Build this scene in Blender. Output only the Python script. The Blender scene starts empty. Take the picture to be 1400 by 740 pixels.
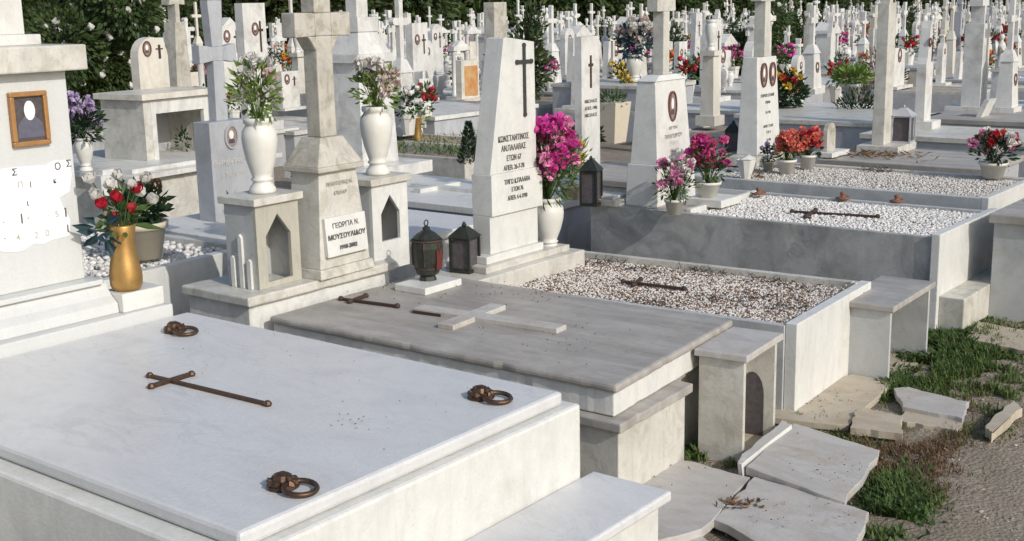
import bpy, math, random
import numpy as np
from mathutils import Vector, Matrix
R=math.radians
rng=random.Random(11); nr=np.random.RandomState(5)
C=bpy.context.scene.collection
sc=bpy.context.scene
PI=math.pi
# ------------------------------------------------ camera frame (also used to survey ground positions)
FPX=1680.; EYE=1.85; ROLL=0.02; PITCH=math.atan(364/1680.); AZ=R(38)
F0=Vector((-math.sin(AZ),math.cos(AZ),0)); R0=Vector((math.cos(AZ),math.sin(AZ),0)); ZU=Vector((0,0,1))
CF=F0*math.cos(PITCH)-ZU*math.sin(PITCH); CU0=R0.cross(CF)
CR=R0*math.cos(ROLL)-CU0*math.sin(ROLL); CU=CU0*math.cos(ROLL)+R0*math.sin(ROLL)
def at(x,y,z):
    d=CF+CR*((x-700)/FPX)-CU*((y-370)/FPX)
    t=(z-EYE)/d.z
    return Vector((d.x*t,d.y*t,z))
def proj(p):
    v=Vector(p)-Vector((0,0,EYE)); w=v.dot(CF)
    return 700+FPX*v.dot(CR)/w, 370-FPX*v.dot(CU)/w, w

# ------------------------------------------------ materials
def _new(name):
    m=bpy.data.materials.new(name); m.use_nodes=True
    nt=m.node_tree; b=nt.nodes['Principled BSDF']; return m,nt,b
def N(nt,t,**k):
    n=nt.nodes.new(t)
    for a,v in k.items(): setattr(n,a,v)
    return n
def noise(nt,vec,scale,detail=5,rough=.6,dist=0):
    n=N(nt,'ShaderNodeTexNoise'); n.inputs['Scale'].default_value=scale; n.inputs['Detail'].default_value=detail
    n.inputs['Roughness'].default_value=rough; n.inputs['Distortion'].default_value=dist
    nt.links.new(vec,n.inputs['Vector']); return n.outputs['Fac']
def ramp(nt,fac,p0,p1,c0=(0,0,0,1),c1=(1,1,1,1)):
    r=N(nt,'ShaderNodeValToRGB'); r.color_ramp.elements[0].position=p0; r.color_ramp.elements[1].position=p1
    r.color_ramp.elements[0].color=c0; r.color_ramp.elements[1].color=c1
    nt.links.new(fac,r.inputs['Fac']); return r.outputs['Color']
def mixc(nt,fac,a,b,mode='MIX'):
    m=N(nt,'ShaderNodeMix',data_type='RGBA',blend_type=mode)
    if isinstance(fac,(int,float)): m.inputs[0].default_value=fac
    else: nt.links.new(fac,m.inputs[0])
    for i,c in ((6,a),(7,b)):
        if isinstance(c,tuple): m.inputs[i].default_value=(c[0],c[1],c[2],1)
        else: nt.links.new(c,m.inputs[i])
    return m.outputs[2]
def mul(nt,a,v):
    m=N(nt,'ShaderNodeMath',operation='MULTIPLY'); nt.links.new(a,m.inputs[0])
    if isinstance(v,(int,float)): m.inputs[1].default_value=v
    else: nt.links.new(v,m.inputs[1])
    return m.outputs[0]
def bump(nt,b,h,dist,strength=.5):
    n=N(nt,'ShaderNodeBump'); n.inputs['Distance'].default_value=dist; n.inputs['Strength'].default_value=strength
    nt.links.new(h,n.inputs['Height']); nt.links.new(n.outputs['Normal'],b.inputs['Normal'])
def marble(name,base,vein=(.42,.43,.44),dirt=(.22,.19,.14),va=.5,da=.4,rough=.45,vs=3.,lichen=0,streak=.35,mott=.25,lines=.3,xs=0):
    m,nt,b=_new(name)
    g=N(nt,'ShaderNodeNewGeometry'); pos=g.outputs['Position']
    mp=N(nt,'ShaderNodeMapping'); mp.inputs['Rotation'].default_value=(.4,.7,.9); mp.inputs['Scale'].default_value=(1,2.6,1)
    nt.links.new(pos,mp.inputs['Vector'])
    v=ramp(nt,noise(nt,mp.outputs['Vector'],vs,8,.62,1.2),.47,.66)
    col=mixc(nt,mul(nt,v,va),base,vein)
    # thin dark veins where a distorted noise crosses its middle
    nv=noise(nt,mp.outputs['Vector'],vs*.8,6,.55,1.6)
    sb=N(nt,'ShaderNodeMath',operation='SUBTRACT'); nt.links.new(nv,sb.inputs[0]); sb.inputs[1].default_value=.5
    ab=N(nt,'ShaderNodeMath',operation='ABSOLUTE'); nt.links.new(sb.outputs[0],ab.inputs[0])
    ln=ramp(nt,ab.outputs[0],.0,.03,(1,1,1,1),(0,0,0,1))
    lm=mul(nt,ln,mul(nt,ramp(nt,noise(nt,pos,1.7,3,.6),.42,.62),lines))
    col=mixc(nt,lm,col,tuple(c*.7 for c in vein))
    if xs:
        mx_=N(nt,'ShaderNodeMapping'); mx_.inputs['Scale'].default_value=(1.3,11,2); mx_.inputs['Rotation'].default_value=(0,0,.12); nt.links.new(pos,mx_.inputs['Vector'])
        col=mixc(nt,mul(nt,ramp(nt,noise(nt,mx_.outputs['Vector'],1,7,.65,.5),.40,.66),xs),col,(.17,.14,.11))
        col=mixc(nt,mul(nt,ramp(nt,noise(nt,pos,2.1,6,.7,.3),.48,.66),xs*.7),col,(.60,.57,.52))
    col=mixc(nt,mul(nt,ramp(nt,noise(nt,pos,160,3,.7),.42,.62),.16),col,tuple(c*.62 for c in base))
    mo=noise(nt,pos,17,4,.6)
    col=mixc(nt,mul(nt,ramp(nt,mo,.35,.75),mott),col,tuple(c*.72 for c in base))
    # rain streaks
    ms=N(nt,'ShaderNodeMapping'); ms.inputs['Scale'].default_value=(22,22,1.6); nt.links.new(pos,ms.inputs['Vector'])
    st=ramp(nt,noise(nt,ms.outputs['Vector'],1,4,.6),.52,.78)
    col=mixc(nt,mul(nt,st,streak),col,tuple(.5*(c+d) for c,d in zip(base,dirt)))
    d=ramp(nt,noise(nt,pos,4.3,7,.68,.4),.5,.78)
    col=mixc(nt,mul(nt,d,da),col,dirt)
    sp=ramp(nt,noise(nt,pos,95,2,.5),.66,.74)
    col=mixc(nt,mul(nt,sp,.45*da+.08),col,dirt)
    if lichen:
        l=ramp(nt,noise(nt,pos,9,6,.7,1),.5,.62)
        col=mixc(nt,mul(nt,l,lichen),col,(.2,.18,.1))
    oi=N(nt,'ShaderNodeObjectInfo')
    tint=N(nt,'ShaderNodeMapRange'); tint.inputs['To Min'].default_value=.0; tint.inputs['To Max'].default_value=.22
    nt.links.new(oi.outputs['Random'],tint.inputs['Value'])
    col=mixc(nt,tint.outputs[0],col,tuple(c*.7 for c in base))
    nt.links.new(col,b.inputs['Base Color']); 
    rr=N(nt,'ShaderNodeMapRange'); rr.inputs['To Min'].default_value=rough-.1; rr.inputs['To Max'].default_value=min(1,rough+.25)
    nt.links.new(d,rr.inputs['Value']); nt.links.new(rr.outputs[0],b.inputs['Roughness'])
    b.inputs['Specular IOR Level'].default_value=.4
    bump(nt,b,noise(nt,pos,60,4,.6),.004,.35)
    return m
def plain(name,col,rough=.6,metal=0,var=.3,scale=30,col2=None,spec=.5,bmp=0,trans=0):
    m,nt,b=_new(name)
    g=N(nt,'ShaderNodeNewGeometry'); f=noise(nt,g.outputs['Position'],scale,5,.65)
    c2=col2 or tuple(c*.45 for c in col)
    c=mixc(nt,mul(nt,ramp(nt,f,.35,.7),var),col,c2)
    oi=N(nt,'ShaderNodeObjectInfo'); c=mixc(nt,mul(nt,oi.outputs['Random'],.25),c,tuple(x*.6 for x in col))
    nt.links.new(c,b.inputs['Base Color']); b.inputs['Roughness'].default_value=rough; b.inputs['Metallic'].default_value=metal
    b.inputs['Specular IOR Level'].default_value=spec
    if bmp: bump(nt,b,f,bmp,.6)
    if trans: 
        b.inputs['Subsurface Weight'].default_value=0
    return m
def leafmat(name,c1,c2,scale=6):
    m,nt,b=_new(name)
    g=N(nt,'ShaderNodeNewGeometry')
    at_=N(nt,'ShaderNodeMath',operation='FRACT')
    f=noise(nt,g.outputs['Position'],scale,4,.7)
    c=mixc(nt,ramp(nt,f,.35,.65),c1,c2)
    rp=N(nt,'ShaderNodeNewGeometry')
    c=mixc(nt,mul(nt,rp.outputs['Random Per Island'],.55),c,tuple(x*.45 for x in c1))
    nt.links.new(c,b.inputs['Base Color']); b.inputs['Roughness'].default_value=.6; b.inputs['Specular IOR Level'].default_value=.3
    # thin leaves let some light through
    t=N(nt,'ShaderNodeBsdfTranslucent'); nt.links.new(c,t.inputs['Color'])
    mx=N(nt,'ShaderNodeMixShader'); mx.inputs[0].default_value=.25
    nt.links.new(b.outputs[0],mx.inputs[1]); nt.links.new(t.outputs[0],mx.inputs[2])
    nt.links.new(mx.outputs[0],nt.nodes['Material Output'].inputs['Surface'])
    return m
M={}
M['white']=marble('clean_white_marble',(.68,.675,.635),vein=(.5,.51,.52),va=.35,da=.35,vs=2.2,streak=.35,mott=.35)
M['clean']=marble('clean_headstone_marble',(.58,.59,.575),vein=(.50,.51,.51),va=.25,da=.08,vs=2.2,streak=.08,mott=.1,lines=.1)
M['slab']=marble('polished_slab_marble',(.62,.62,.615),vein=(.49,.495,.50),va=.4,da=.14,vs=2.6,streak=0,mott=.12,rough=.45,lines=.3)
M['old']=marble('weathered_white_marble',(.61,.59,.53),vein=(.40,.40,.38),va=.5,da=.65,vs=3,lichen=.3,streak=.6,mott=.4)
M['mottled']=marble('mottled_dark_grey_marble',(.44,.445,.43),vein=(.17,.18,.18),va=.85,da=.6,vs=2.8,streak=.5,mott=.6,dirt=(.16,.15,.12),lines=.5)
M['grey']=marble('grey_veined_marble',(.50,.51,.50),vein=(.28,.29,.30),va=.6,da=.4,vs=2.5,streak=.3)
M['greyslab']=marble('weathered_grey_slab',(.40,.38,.35),vein=(.24,.22,.20),va=.5,da=.4,vs=2.2,xs=.6,streak=0,mott=.45,rough=.6)
M['beige']=marble('stained_beige_marble',(.53,.50,.44),vein=(.36,.34,.30),va=.6,da=.75,dirt=(.2,.18,.15),lichen=.55,streak=.8,mott=.5)
M['far']=marble('far_white_marble',(.69,.68,.64),vein=(.42,.42,.42),va=.6,da=.7,vs=2,streak=.3)
M['far2']=marble('far_cream_marble',(.66,.62,.54),vein=(.4,.38,.34),va=.4,da=.5,vs=2)
M['fargrey']=marble('far_grey_marble',(.42,.43,.45),vein=(.25,.26,.29),va=.5,da=.4,vs=2)
M['paving']=marble('broken_paving_marble',(.50,.48,.45),vein=(.34,.32,.30),va=.6,da=.85,dirt=(.32,.25,.18),vs=3,streak=0,mott=.4,rough=.65)
M['pavtan']=marble('tan_paving_stone',(.48,.42,.33),vein=(.3,.25,.18),va=.5,da=.6,dirt=(.32,.22,.12),vs=3,streak=0,mott=.4,rough=.75)
M['olive']=marble('drab_stone_panel',(.44,.42,.35),vein=(.30,.29,.24),va=.4,da=.4,vs=3)
M['bronze']=plain('aged_bronze',(.13,.075,.045),.45,.7,.7,60,(.04,.03,.025),bmp=.002)
M['dark']=plain('blackened_metal',(.05,.055,.045),.4,.5,.6,40,(.015,.015,.013),bmp=.002)
M['iron']=plain('rusty_iron',(.055,.035,.028),.7,.3,.6,60,(.09,.045,.025),bmp=.002)
M['rustmetal']=plain('rust_red_metal',(.22,.10,.06),.8,.1,.6,60,(.12,.06,.04))
M['gold']=plain('golden_brass',(.50,.30,.10),.42,.7,.5,25,(.28,.15,.05))
M['ink']=plain('engraved_lettering',(.10,.095,.09),.7,0,.4,80,(.2,.19,.18))
M['faint']=plain('faded_lettering',(.42,.40,.36),.8,0,.6,80,(.55,.53,.49))
M['black']=plain('black_engraving',(.03,.03,.03),.5,0,.4,60,(.09,.09,.08))
M['retouch']=plain('retouch_white',(.90,.90,.90),.6,0,.03,40)  # flat white for the added retouching blot, no coating of the stone
M['frame']=plain('wooden_photo_frame',(.42,.22,.08),.4,.2,.5,50,(.22,.1,.03))
M['ovalframe']=plain('brown_oval_frame',(.16,.06,.04),.4,0,.5,50)
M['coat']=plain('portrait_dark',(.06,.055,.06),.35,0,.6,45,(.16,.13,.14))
M['jacket']=plain('portrait_jacket',(.13,.13,.17),.35,0,.5,40)
M['face']=plain('portrait_pale',(.82,.78,.74),.35,0,.2,30)
M['portbg']=plain('portrait_background',(.30,.24,.22),.3,0,.5,30,(.12,.1,.1))
M['whitepot']=plain('white_glazed_pot',(.66,.65,.60),.5,0,.35,20,(.5,.47,.4))
M['creampot']=plain('cream_plastic_pot',(.62,.55,.43),.55,0,.3,15,(.45,.38,.28))
M['redmetal']=plain('red_oil_lamp_glass',(.12,.03,.025),.3,0,.3,20)
M['green']=leafmat('leaf_green',(.09,.155,.04),(.045,.09,.02),25)
M['dkgreen']=leafmat('dark_leaf_green',(.035,.075,.03),(.02,.045,.02),20)
M['ltgreen']=leafmat('pale_leaf_green',(.22,.32,.07),(.12,.2,.04),25)
M['bluegreen']=leafmat('blue_green_leaf',(.04,.085,.10),(.03,.06,.07),20)
M['grass']=leafmat('grass_blades',(.12,.20,.05),(.12,.14,.045),9)
M['dry']=leafmat('dry_weeds',(.24,.15,.08),(.13,.075,.04),14)
M['tree']=leafmat('tree_leaves',(.085,.12,.04),(.035,.06,.022),1.2)
M['tree2']=leafmat('tree_leaves_olive',(.085,.125,.035),(.04,.075,.025),1.5)
M['bark']=plain('tree_bark',(.10,.075,.05),.9,0,.6,8,bmp=.02)
def petal(n,c,c2=None): M[n]=leafmat('petals_'+n,c,c2 or tuple(x*.6 for x in c),40)
petal('fuchsia',(.80,.09,.42),(.62,.05,.32)); petal('pink',(.85,.38,.56),(.75,.2,.42)); petal('magenta',(.66,.07,.24),(.6,.12,.25))
petal('coral',(.78,.16,.12),(.85,.28,.2)); petal('red',(.58,.02,.04),(.4,.01,.03)); petal('whitep',(.8,.8,.76),(.72,.66,.6)); petal('lilac',(.55,.42,.66),(.62,.5,.68))
petal('palepink',(.72,.58,.5),(.6,.45,.42)); petal('yellow',(.8,.55,.05),(.7,.5,.1)); petal('orange',(.8,.2,.03),(.6,.12,.02))
def dirt_mat():
    m,nt,b=_new('dirt_ground'); g=N(nt,'ShaderNodeNewGeometry'); pos=g.outputs['Position']
    a=noise(nt,pos,1.3,8,.7,.5); c=mixc(nt,ramp(nt,a,.35,.65),(.29,.24,.185),(.40,.345,.275))
    f=noise(nt,pos,45,6,.75); c=mixc(nt,mul(nt,ramp(nt,f,.45,.7),.6),c,(.17,.14,.11))
    v=N(nt,'ShaderNodeTexVoronoi'); v.inputs['Scale'].default_value=60; nt.links.new(pos,v.inputs['Vector'])
    c=mixc(nt,mul(nt,ramp(nt,v.outputs['Distance'],.05,.28,(1,1,1,1),(0,0,0,1)),.4),c,(.42,.39,.34))
    gr=ramp(nt,noise(nt,pos,.7,6,.7),.5,.62); c=mixc(nt,mul(nt,gr,.3),c,(.09,.10,.04))
    nt.links.new(c,b.inputs['Base Color']); b.inputs['Roughness'].default_value=.95; b.inputs['Specular IOR Level'].default_value=.15
    h=N(nt,'ShaderNodeMath',operation='ADD'); nt.links.new(f,h.inputs[0]); nt.links.new(mul(nt,v.outputs['Distance'],.6),h.inputs[1])
    bump(nt,b,h.outputs[0],.03,.8); return m
M['dirt']=dirt_mat()
def gravel_mat(name,c1,c2):
    m,nt,b=_new(name); g=N(nt,'ShaderNodeNewGeometry')
    c=mixc(nt,ramp(nt,g.outputs['Random Per Island'],0,1),c1,c2)
    nt.links.new(c,b.inputs['Base Color']); b.inputs['Roughness'].default_value=.8; return m
M['wgravel']=gravel_mat('white_gravel',(.74,.72,.68),(.50,.48,.45))
M['bgravel']=gravel_mat('brown_gravel',(.66,.63,.59),(.50,.46,.41))
M['ggravel']=gravel_mat('grey_gravel',(.62,.59,.54),(.42,.39,.35))
M['pathgravel']=gravel_mat('path_gravel',(.42,.37,.30),(.22,.19,.15))
M['rust']=gravel_mat('rusty_chips',(.30,.17,.10),(.14,.085,.055))
M['soil']=plain('bed_soil',(.34,.27,.21),.95,0,.6,30,(.3,.25,.2),bmp=.01)
M['gsoil']=plain('gravel_bed_base',(.56,.54,.50),.9,0,.6,40,(.4,.38,.34),bmp=.01)

# ------------------------------------------------ mesh builder
ICO_V=None
def _ico():
    t=(1+5**.5)/2
    v=np.array([(-1,t,0),(1,t,0),(-1,-t,0),(1,-t,0),(0,-1,t),(0,1,t),(0,-1,-t),(0,1,-t),(t,0,-1),(t,0,1),(-t,0,-1),(-t,0,1)],float)
    v/=np.linalg.norm(v[0])
    f=[(0,11,5),(0,5,1),(0,1,7),(0,7,10),(0,10,11),(1,5,9),(5,11,4),(11,10,2),(10,7,6),(7,1,8),(3,9,4),(3,4,2),(3,2,6),(3,6,8),(3,8,9),(4,9,5),(2,4,11),(6,2,10),(8,6,7),(9,8,1)]
    return v,f
ICO_V,ICO_F=_ico()
class MB:
    def __init__(s): s.v=[]; s.f=[]; s.mi=[]; s.cur=0
    def add(s,vs,fs):
        o=len(s.v); s.v+= [tuple(x) for x in vs]; s.f+=[tuple(i+o for i in f) for f in fs]; s.mi+=[s.cur]*len(fs); return s
    def box(s,x0,x1,y0,y1,z0,z1): return s.tap(x0,x1,y0,y1,z0,x0,x1,y0,y1,z1)
    def tap(s,x0,x1,y0,y1,z0,X0,X1,Y0,Y1,z1):
        return s.add([(x0,y0,z0),(x1,y0,z0),(x1,y1,z0),(x0,y1,z0),(X0,Y0,z1),(X1,Y0,z1),(X1,Y1,z1),(X0,Y1,z1)],
            [(3,2,1,0),(4,5,6,7),(0,1,5,4),(1,2,6,5),(2,3,7,6),(3,0,4,7)])
    def pyz(s,poly,x0,x1):      # polygon in (y,z) extruded along x, ccw seen from +x
        n=len(poly)
        return s.add([(x1,y,z) for y,z in poly]+[(x0,y,z) for y,z in poly],
            [tuple(range(n)),tuple(reversed(range(n,2*n)))]+[(i,i+n,(i+1)%n+n,(i+1)%n) for i in range(n)])
    def pxz(s,poly,y0,y1):      # polygon in (x,z) extruded along y, ccw seen from -y
        n=len(poly)
        return s.add([(x,y0,z) for x,z in poly]+[(x,y1,z) for x,z in poly],
            [tuple(range(n)),tuple(reversed(range(n,2*n)))]+[(i,i+n,(i+1)%n+n,(i+1)%n) for i in range(n)])
    def pxy(s,poly,z0,z1):
        n=len(poly); zt=z1 if callable(z1) else (lambda x,y:z1); zb=z0 if callable(z0) else (lambda x,y:z0)
        return s.add([(x,y,zt(x,y)) for x,y in poly]+[(x,y,zb(x,y)) for x,y in poly],
            [tuple(range(n)),tuple(reversed(range(n,2*n)))]+[(i,i+n,(i+1)%n+n,(i+1)%n) for i in range(n)])
    def lathe(s,prof,c=(0,0,0),seg=20,axis='z'):
        vs=[];fs=[]
        for r,z in prof:
            for k in range(seg):
                a=2*PI*k/seg; vs.append((r*math.cos(a),r*math.sin(a),z))
        m=len(prof)
        for i in range(m-1):
            for k in range(seg):
                k2=(k+1)%seg; fs.append((i*seg+k,i*seg+k2,(i+1)*seg+k2,(i+1)*seg+k))
        fs.append(tuple(reversed(range(seg)))); fs.append(tuple(range((m-1)*seg,m*seg)))
        if axis=='x': vs=[(z,x,y) for x,y,z in vs]
        return s.add([(x+c[0],y+c[1],z+c[2]) for x,y,z in vs],fs)
    def disc(s,y,z,r,x0,x1,seg=14,ry=None):  # elliptical plate facing +x
        ry=ry or r
        return s.pyz([(y+ry*math.cos(2*PI*k/seg),z+r*math.sin(2*PI*k/seg)) for k in range(seg)],x0,x1)
    def oring(s,y,z,ry,rz,w,x0,x1,seg=20):
        vs=[];fs=[]
        for k in range(seg):
            a=2*PI*k/seg; c,sn=math.cos(a),math.sin(a)
            vs+=[(x0,y+(ry+w)*c,z+(rz+w)*sn),(x1,y+(ry+w)*c,z+(rz+w)*sn),(x1,y+ry*c,z+rz*sn),(x0,y+ry*c,z+rz*sn)]
        for k in range(seg):
            a=4*k;b=4*((k+1)%seg)
            for i in range(4):
                j=(i+1)%4; fs.append((a+i,b+i,b+j,a+j))
        return s.add(vs,fs)
    def tube(s,pts,r,seg=6):
        pts=[Vector(p) for p in pts]; n=len(pts); rs=r if isinstance(r,(list,tuple)) else [r]*n
        vs=[];fs=[]
        for i,p in enumerate(pts):
            d=(pts[min(i+1,n-1)]-pts[max(i-1,0)]).normalized()
            u=d.cross(Vector((0,0,1)));
            if u.length<.05: u=d.cross(Vector((1,0,0)))
            u.normalize(); w=d.cross(u)
            for k in range(seg):
                a=2*PI*k/seg; vs.append(p+(u*math.cos(a)+w*math.sin(a))*rs[i])
        for i in range(n-1):
            for k in range(seg):
                k2=(k+1)%seg; fs.append((i*seg+k,(i+1)*seg+k,(i+1)*seg+k2,i*seg+k2))
        fs.append(tuple(range(seg))); fs.append(tuple(reversed(range((n-1)*seg,n*seg))))
        return s.add(vs,fs)
    def torus(s,c,R_,r,seg=20,tilt=0,ax=1,az=0):
        pts=[]
        vs=[];fs=[]
        m=Matrix.Rotation(az,3,'Z')@Matrix.Rotation(tilt,3,'Y')
        for k in range(seg):
            a=2*PI*k/seg
            for j in range(6):
                b=2*PI*j/6; p=Vector(((R_+r*math.cos(b))*math.cos(a),(R_+r*math.cos(b))*math.sin(a)*ax,r*math.sin(b)))
                p=m@p; vs.append((p.x+c[0],p.y+c[1],p.z+c[2]))
        for k in range(seg):
            for j in range(6):
                a=k*6;b=((k+1)%seg)*6;j2=(j+1)%6; fs.append((a+j,b+j,b+j2,a+j2))
        return s.add(vs,fs)
    def blob(s,c,r,jit=.25,g=rng):
        rx,ry,rz=(r if isinstance(r,tuple) else (r,r,r))
        return s.add([(c[0]+v[0]*rx*(1+g.uniform(-jit,jit)),c[1]+v[1]*ry*(1+g.uniform(-jit,jit)),c[2]+v[2]*rz*(1+g.uniform(-jit,jit))) for v in ICO_V],ICO_F)
    def leaf(s,p,d,l,w,g=rng,fold=.25):
        d=Vector(d).normalized(); u=d.cross(Vector((g.uniform(-1,1),g.uniform(-1,1),g.uniform(-.3,1))))
        if u.length<.01: u=Vector((1,0,0))
        u.normalize(); n=u.cross(d); p=Vector(p)
        return s.add([p,p+d*l*.5+u*w*.5-n*w*fold,p+d*l,p+d*l*.5-u*w*.5-n*w*fold],[(0,1,2),(0,2,3)])
    def mesh(s,name,mats,smooth=False):
        me=bpy.data.meshes.new(name); me.from_pydata(s.v,[],s.f)
        for m in (mats if isinstance(mats,(list,tuple)) else [mats]): me.materials.append(M[m] if isinstance(m,str) else m)
        if any(s.mi): me.polygons.foreach_set('material_index',s.mi)
        if smooth: me.polygons.foreach_set('use_smooth',[True]*len(me.polygons))
        me.update(); return me
    def build(s,name,mats,parent=None,bevel=0,smooth=False,loc=None,kind=None):
        o=bpy.data.objects.new(name,s.mesh(name,mats,smooth)); C.objects.link(o)
        if parent is not None: o.parent=parent
        if loc: o.location=loc
        if kind: o['kind']=kind
        if bevel:
            b=o.modifiers.new('bevel','BEVEL'); b.width=bevel; b.segments=2; b.limit_method='ANGLE'; b.angle_limit=R(40)
        if smooth=='auto' or (smooth and bevel==0 and smooth!=True): pass
        return o
def rough(P,step=.05,j=.0025,chip=.05):
    Q=[]
    for i,p in enumerate(P):
        q=P[(i+1)%len(P)]; L_=math.hypot(q[0]-p[0],q[1]-p[1]); n=max(1,int(L_/step)); nx_,ny_=-(q[1]-p[1])/L_,(q[0]-p[0])/L_
        for k in range(n):
            f=(k+(rng.uniform(-.3,.3) if k else 0))/n; d=rng.uniform(-j,j) if k else 0
            if k and rng.random()<chip: d+=j*3
            Q.append((p[0]+(q[0]-p[0])*f+nx_*d,p[1]+(q[1]-p[1])*f+ny_*d))
    return Q
def tag(o,label,cat,group=None,kind=None):
    if label: o['label']=label
    if cat: o['category']=cat
    if group: o['group']=group
    if kind: o['kind']=kind
    return o
def thing(name,loc,label,cat,rot=0,group=None):
    o=bpy.data.objects.new(name,None); C.objects.link(o); o.location=loc; o.rotation_euler=(0,0,rot); o.empty_display_size=.1
    return tag(o,label,cat,group)
def part_copy(src,parent,loc=None,rot=None,scale=None):
    c=src.copy(); C.objects.link(c); c.parent=parent
    if loc is not None: c.location=loc
    if rot is not None: c.rotation_euler=rot
    if scale is not None: c.scale=(scale,)*3 if isinstance(scale,(int,float)) else scale
    return c
def copy_tree(o,parent=None):
    c=o.copy(); C.objects.link(c); c.parent=parent
    for ch in o.children: copy_tree(ch,c)
    return c
def text(body,size,mat,parent,x,y,z,name='inscription',ex=.0015,squeeze=1,align='CENTER'):
    cu=bpy.data.curves.new(name,'FONT'); cu.body=body; cu.size=size; cu.extrude=ex; cu.align_x=align; cu.align_y='CENTER'; cu.space_line=.95; cu.offset=size*.012
    o=bpy.data.objects.new('tmp_text',cu); C.objects.link(o)
    dg=bpy.context.evaluated_depsgraph_get(); me=bpy.data.meshes.new_from_object(o.evaluated_get(dg)); bpy.data.objects.remove(o)
    mt=Matrix(((0,0,1,x),(squeeze,0,0,y),(0,1,0,z),(0,0,0,1))); me.transform(mt)
    me.materials.clear(); me.materials.append(M[mat]); me.name=name
    t=bpy.data.objects.new(name,me); C.objects.link(t); t.parent=parent; return t

# ------------------------------------------------ crosses
def cross_poly(y,z0,h,w,t,arm,flare=0):
    za=z0+h*arm; T=t/2; W=w/2; F=flare
    return [(y-T-F*.4,z0),(y+T+F*.4,z0),(y+T,za-T),(y+W,za-T-F),(y+W,za+T+F),(y+T,za+T),(y+T+F,z0+h),(y-T-F,z0+h),(y-T,za+T),(y-W,za+T+F),(y-W,za-T-F),(y-T,za-T)]
def cross(mb,x0,x1,y,z0,h,w,t,arm=.68,flare=0,bud=0):
    # concave outline: build as separate butted bars
    za=z0+h*arm; T=t/2; W=w/2
    mb.pyz([(y-T-flare*.4,z0),(y+T+flare*.4,z0),(y+T,za-T),(y-T,za-T)],x0,x1)
    mb.pyz([(y-T,za-T),(y+T,za-T),(y+T,za+T),(y-T,za+T)],x0,x1)
    mb.pyz([(y-T,za+T),(y+T,za+T),(y+T+flare,z0+h),(y-T-flare,z0+h)],x0,x1)
    mb.pyz([(y+T,za-T),(y+W,za-T-flare),(y+W,za+T+flare),(y+T,za+T)],x0,x1)
    mb.pyz([(y-T,za+T),(y-W,za+T+flare),(y-W,za-T-flare),(y-T,za-T)],x0,x1)
    if bud:
        e=.004
        for cy,cz in ((y-W,za),(y+W,za),(y,z0+h)):
            mb.disc(cy,cz,bud,x0-e,x1+e,10)
    return mb

def oval_portrait(parent,x,y,z,ry,rz,frame='ovalframe',face=True):
    fr=MB().oring(y,z,ry,rz,ry*.28,x,x+.012).build('portrait_frame',frame,parent)
    b=MB(); b.disc(y,z,rz,x+.001,x+.005,18,ry); b.build('portrait',['portbg'],fr)
    if face:
        p=MB(); p.disc(y,z+rz*.2,rz*.42,x+.005,x+.0065,12,ry*.42); p.build('portrait_face','face',fr)
        q=MB(); q.pyz([(y-ry*.6,z-rz*.62),(y+ry*.6,z-rz*.62),(y+ry*.5,z-rz*.3),(y,z-rz*.15),(y-ry*.5,z-rz*.3)],x+.005,x+.006); q.build('portrait_clothing','coat',fr)
    return fr

# ------------------------------------------------ flowers, pots
def blossom_mesh(name,mat,r,kind='carnation',g=rng):
    b=MB()
    if kind=='rose':
        for ring,(n,rr,tilt) in enumerate(((3,.35,.2),(5,.6,.35),(6,.85,.7))):
            for k in range(n):
                a=2*PI*k/n+ring*.7; d=Vector((math.cos(a),math.sin(a),0)); s_=Vector((-math.sin(a),math.cos(a),0))
                base=d*rr*r*.35+Vector((0,0,-r*.8)); mid=d*rr*r+Vector((0,0,-r*.1)); top=d*(rr*r*(.75+tilt*.5))+Vector((0,0,r*(.9-tilt*.5)))
                w=r*.55*(.6+rr*.5)
                b.add([base-s_*w*.4,base+s_*w*.4,mid+s_*w,top+s_*w*.5,top-s_*w*.5,mid-s_*w],[(0,1,2,5),(5,2,3,4)])
    else:
        for k in range(22):
            v=Vector((g.gauss(0,1),g.gauss(0,1),g.gauss(.3,.8))).normalized()
            u=v.cross(Vector((g.uniform(-1,1),g.uniform(-1,1),g.uniform(-1,1)))).normalized(); w=v.cross(u)
            p=v*r*.25; q=v*r*g.uniform(.8,1.1); s1=r*.45
            b.add([p,q+u*s1+w*s1*.2,q+v*r*.15,q-u*s1-w*s1*.2],[(0,1,2),(0,2,3)])
    return b.mesh(name,mat)
BM={}
def blossom(mat,r,kind='carnation'):
    k=(mat,round(r,4),kind)
    if k not in BM: BM[k]=[blossom_mesh('blossom',mat,r,kind) for _ in range(3)]
    return BM[k]
def leaves(mb,n,c,rad,l,w,g=rng,up=.3):
    for _ in range(n):
        v=Vector((g.gauss(0,1),g.gauss(0,1),g.gauss(0,1))).normalized()*(g.random()**.45)
        p=Vector(c)+Vector((v.x*rad[0],v.y*rad[1],v.z*rad[2]))
        d=Vector((v.x+g.uniform(-.5,.5),v.y+g.uniform(-.5,.5),v.z+up+g.uniform(-.4,.4)))
        mb.leaf(p,d,l*g.uniform(.6,1.3),w*g.uniform(.7,1.2),g)
    return mb
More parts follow.
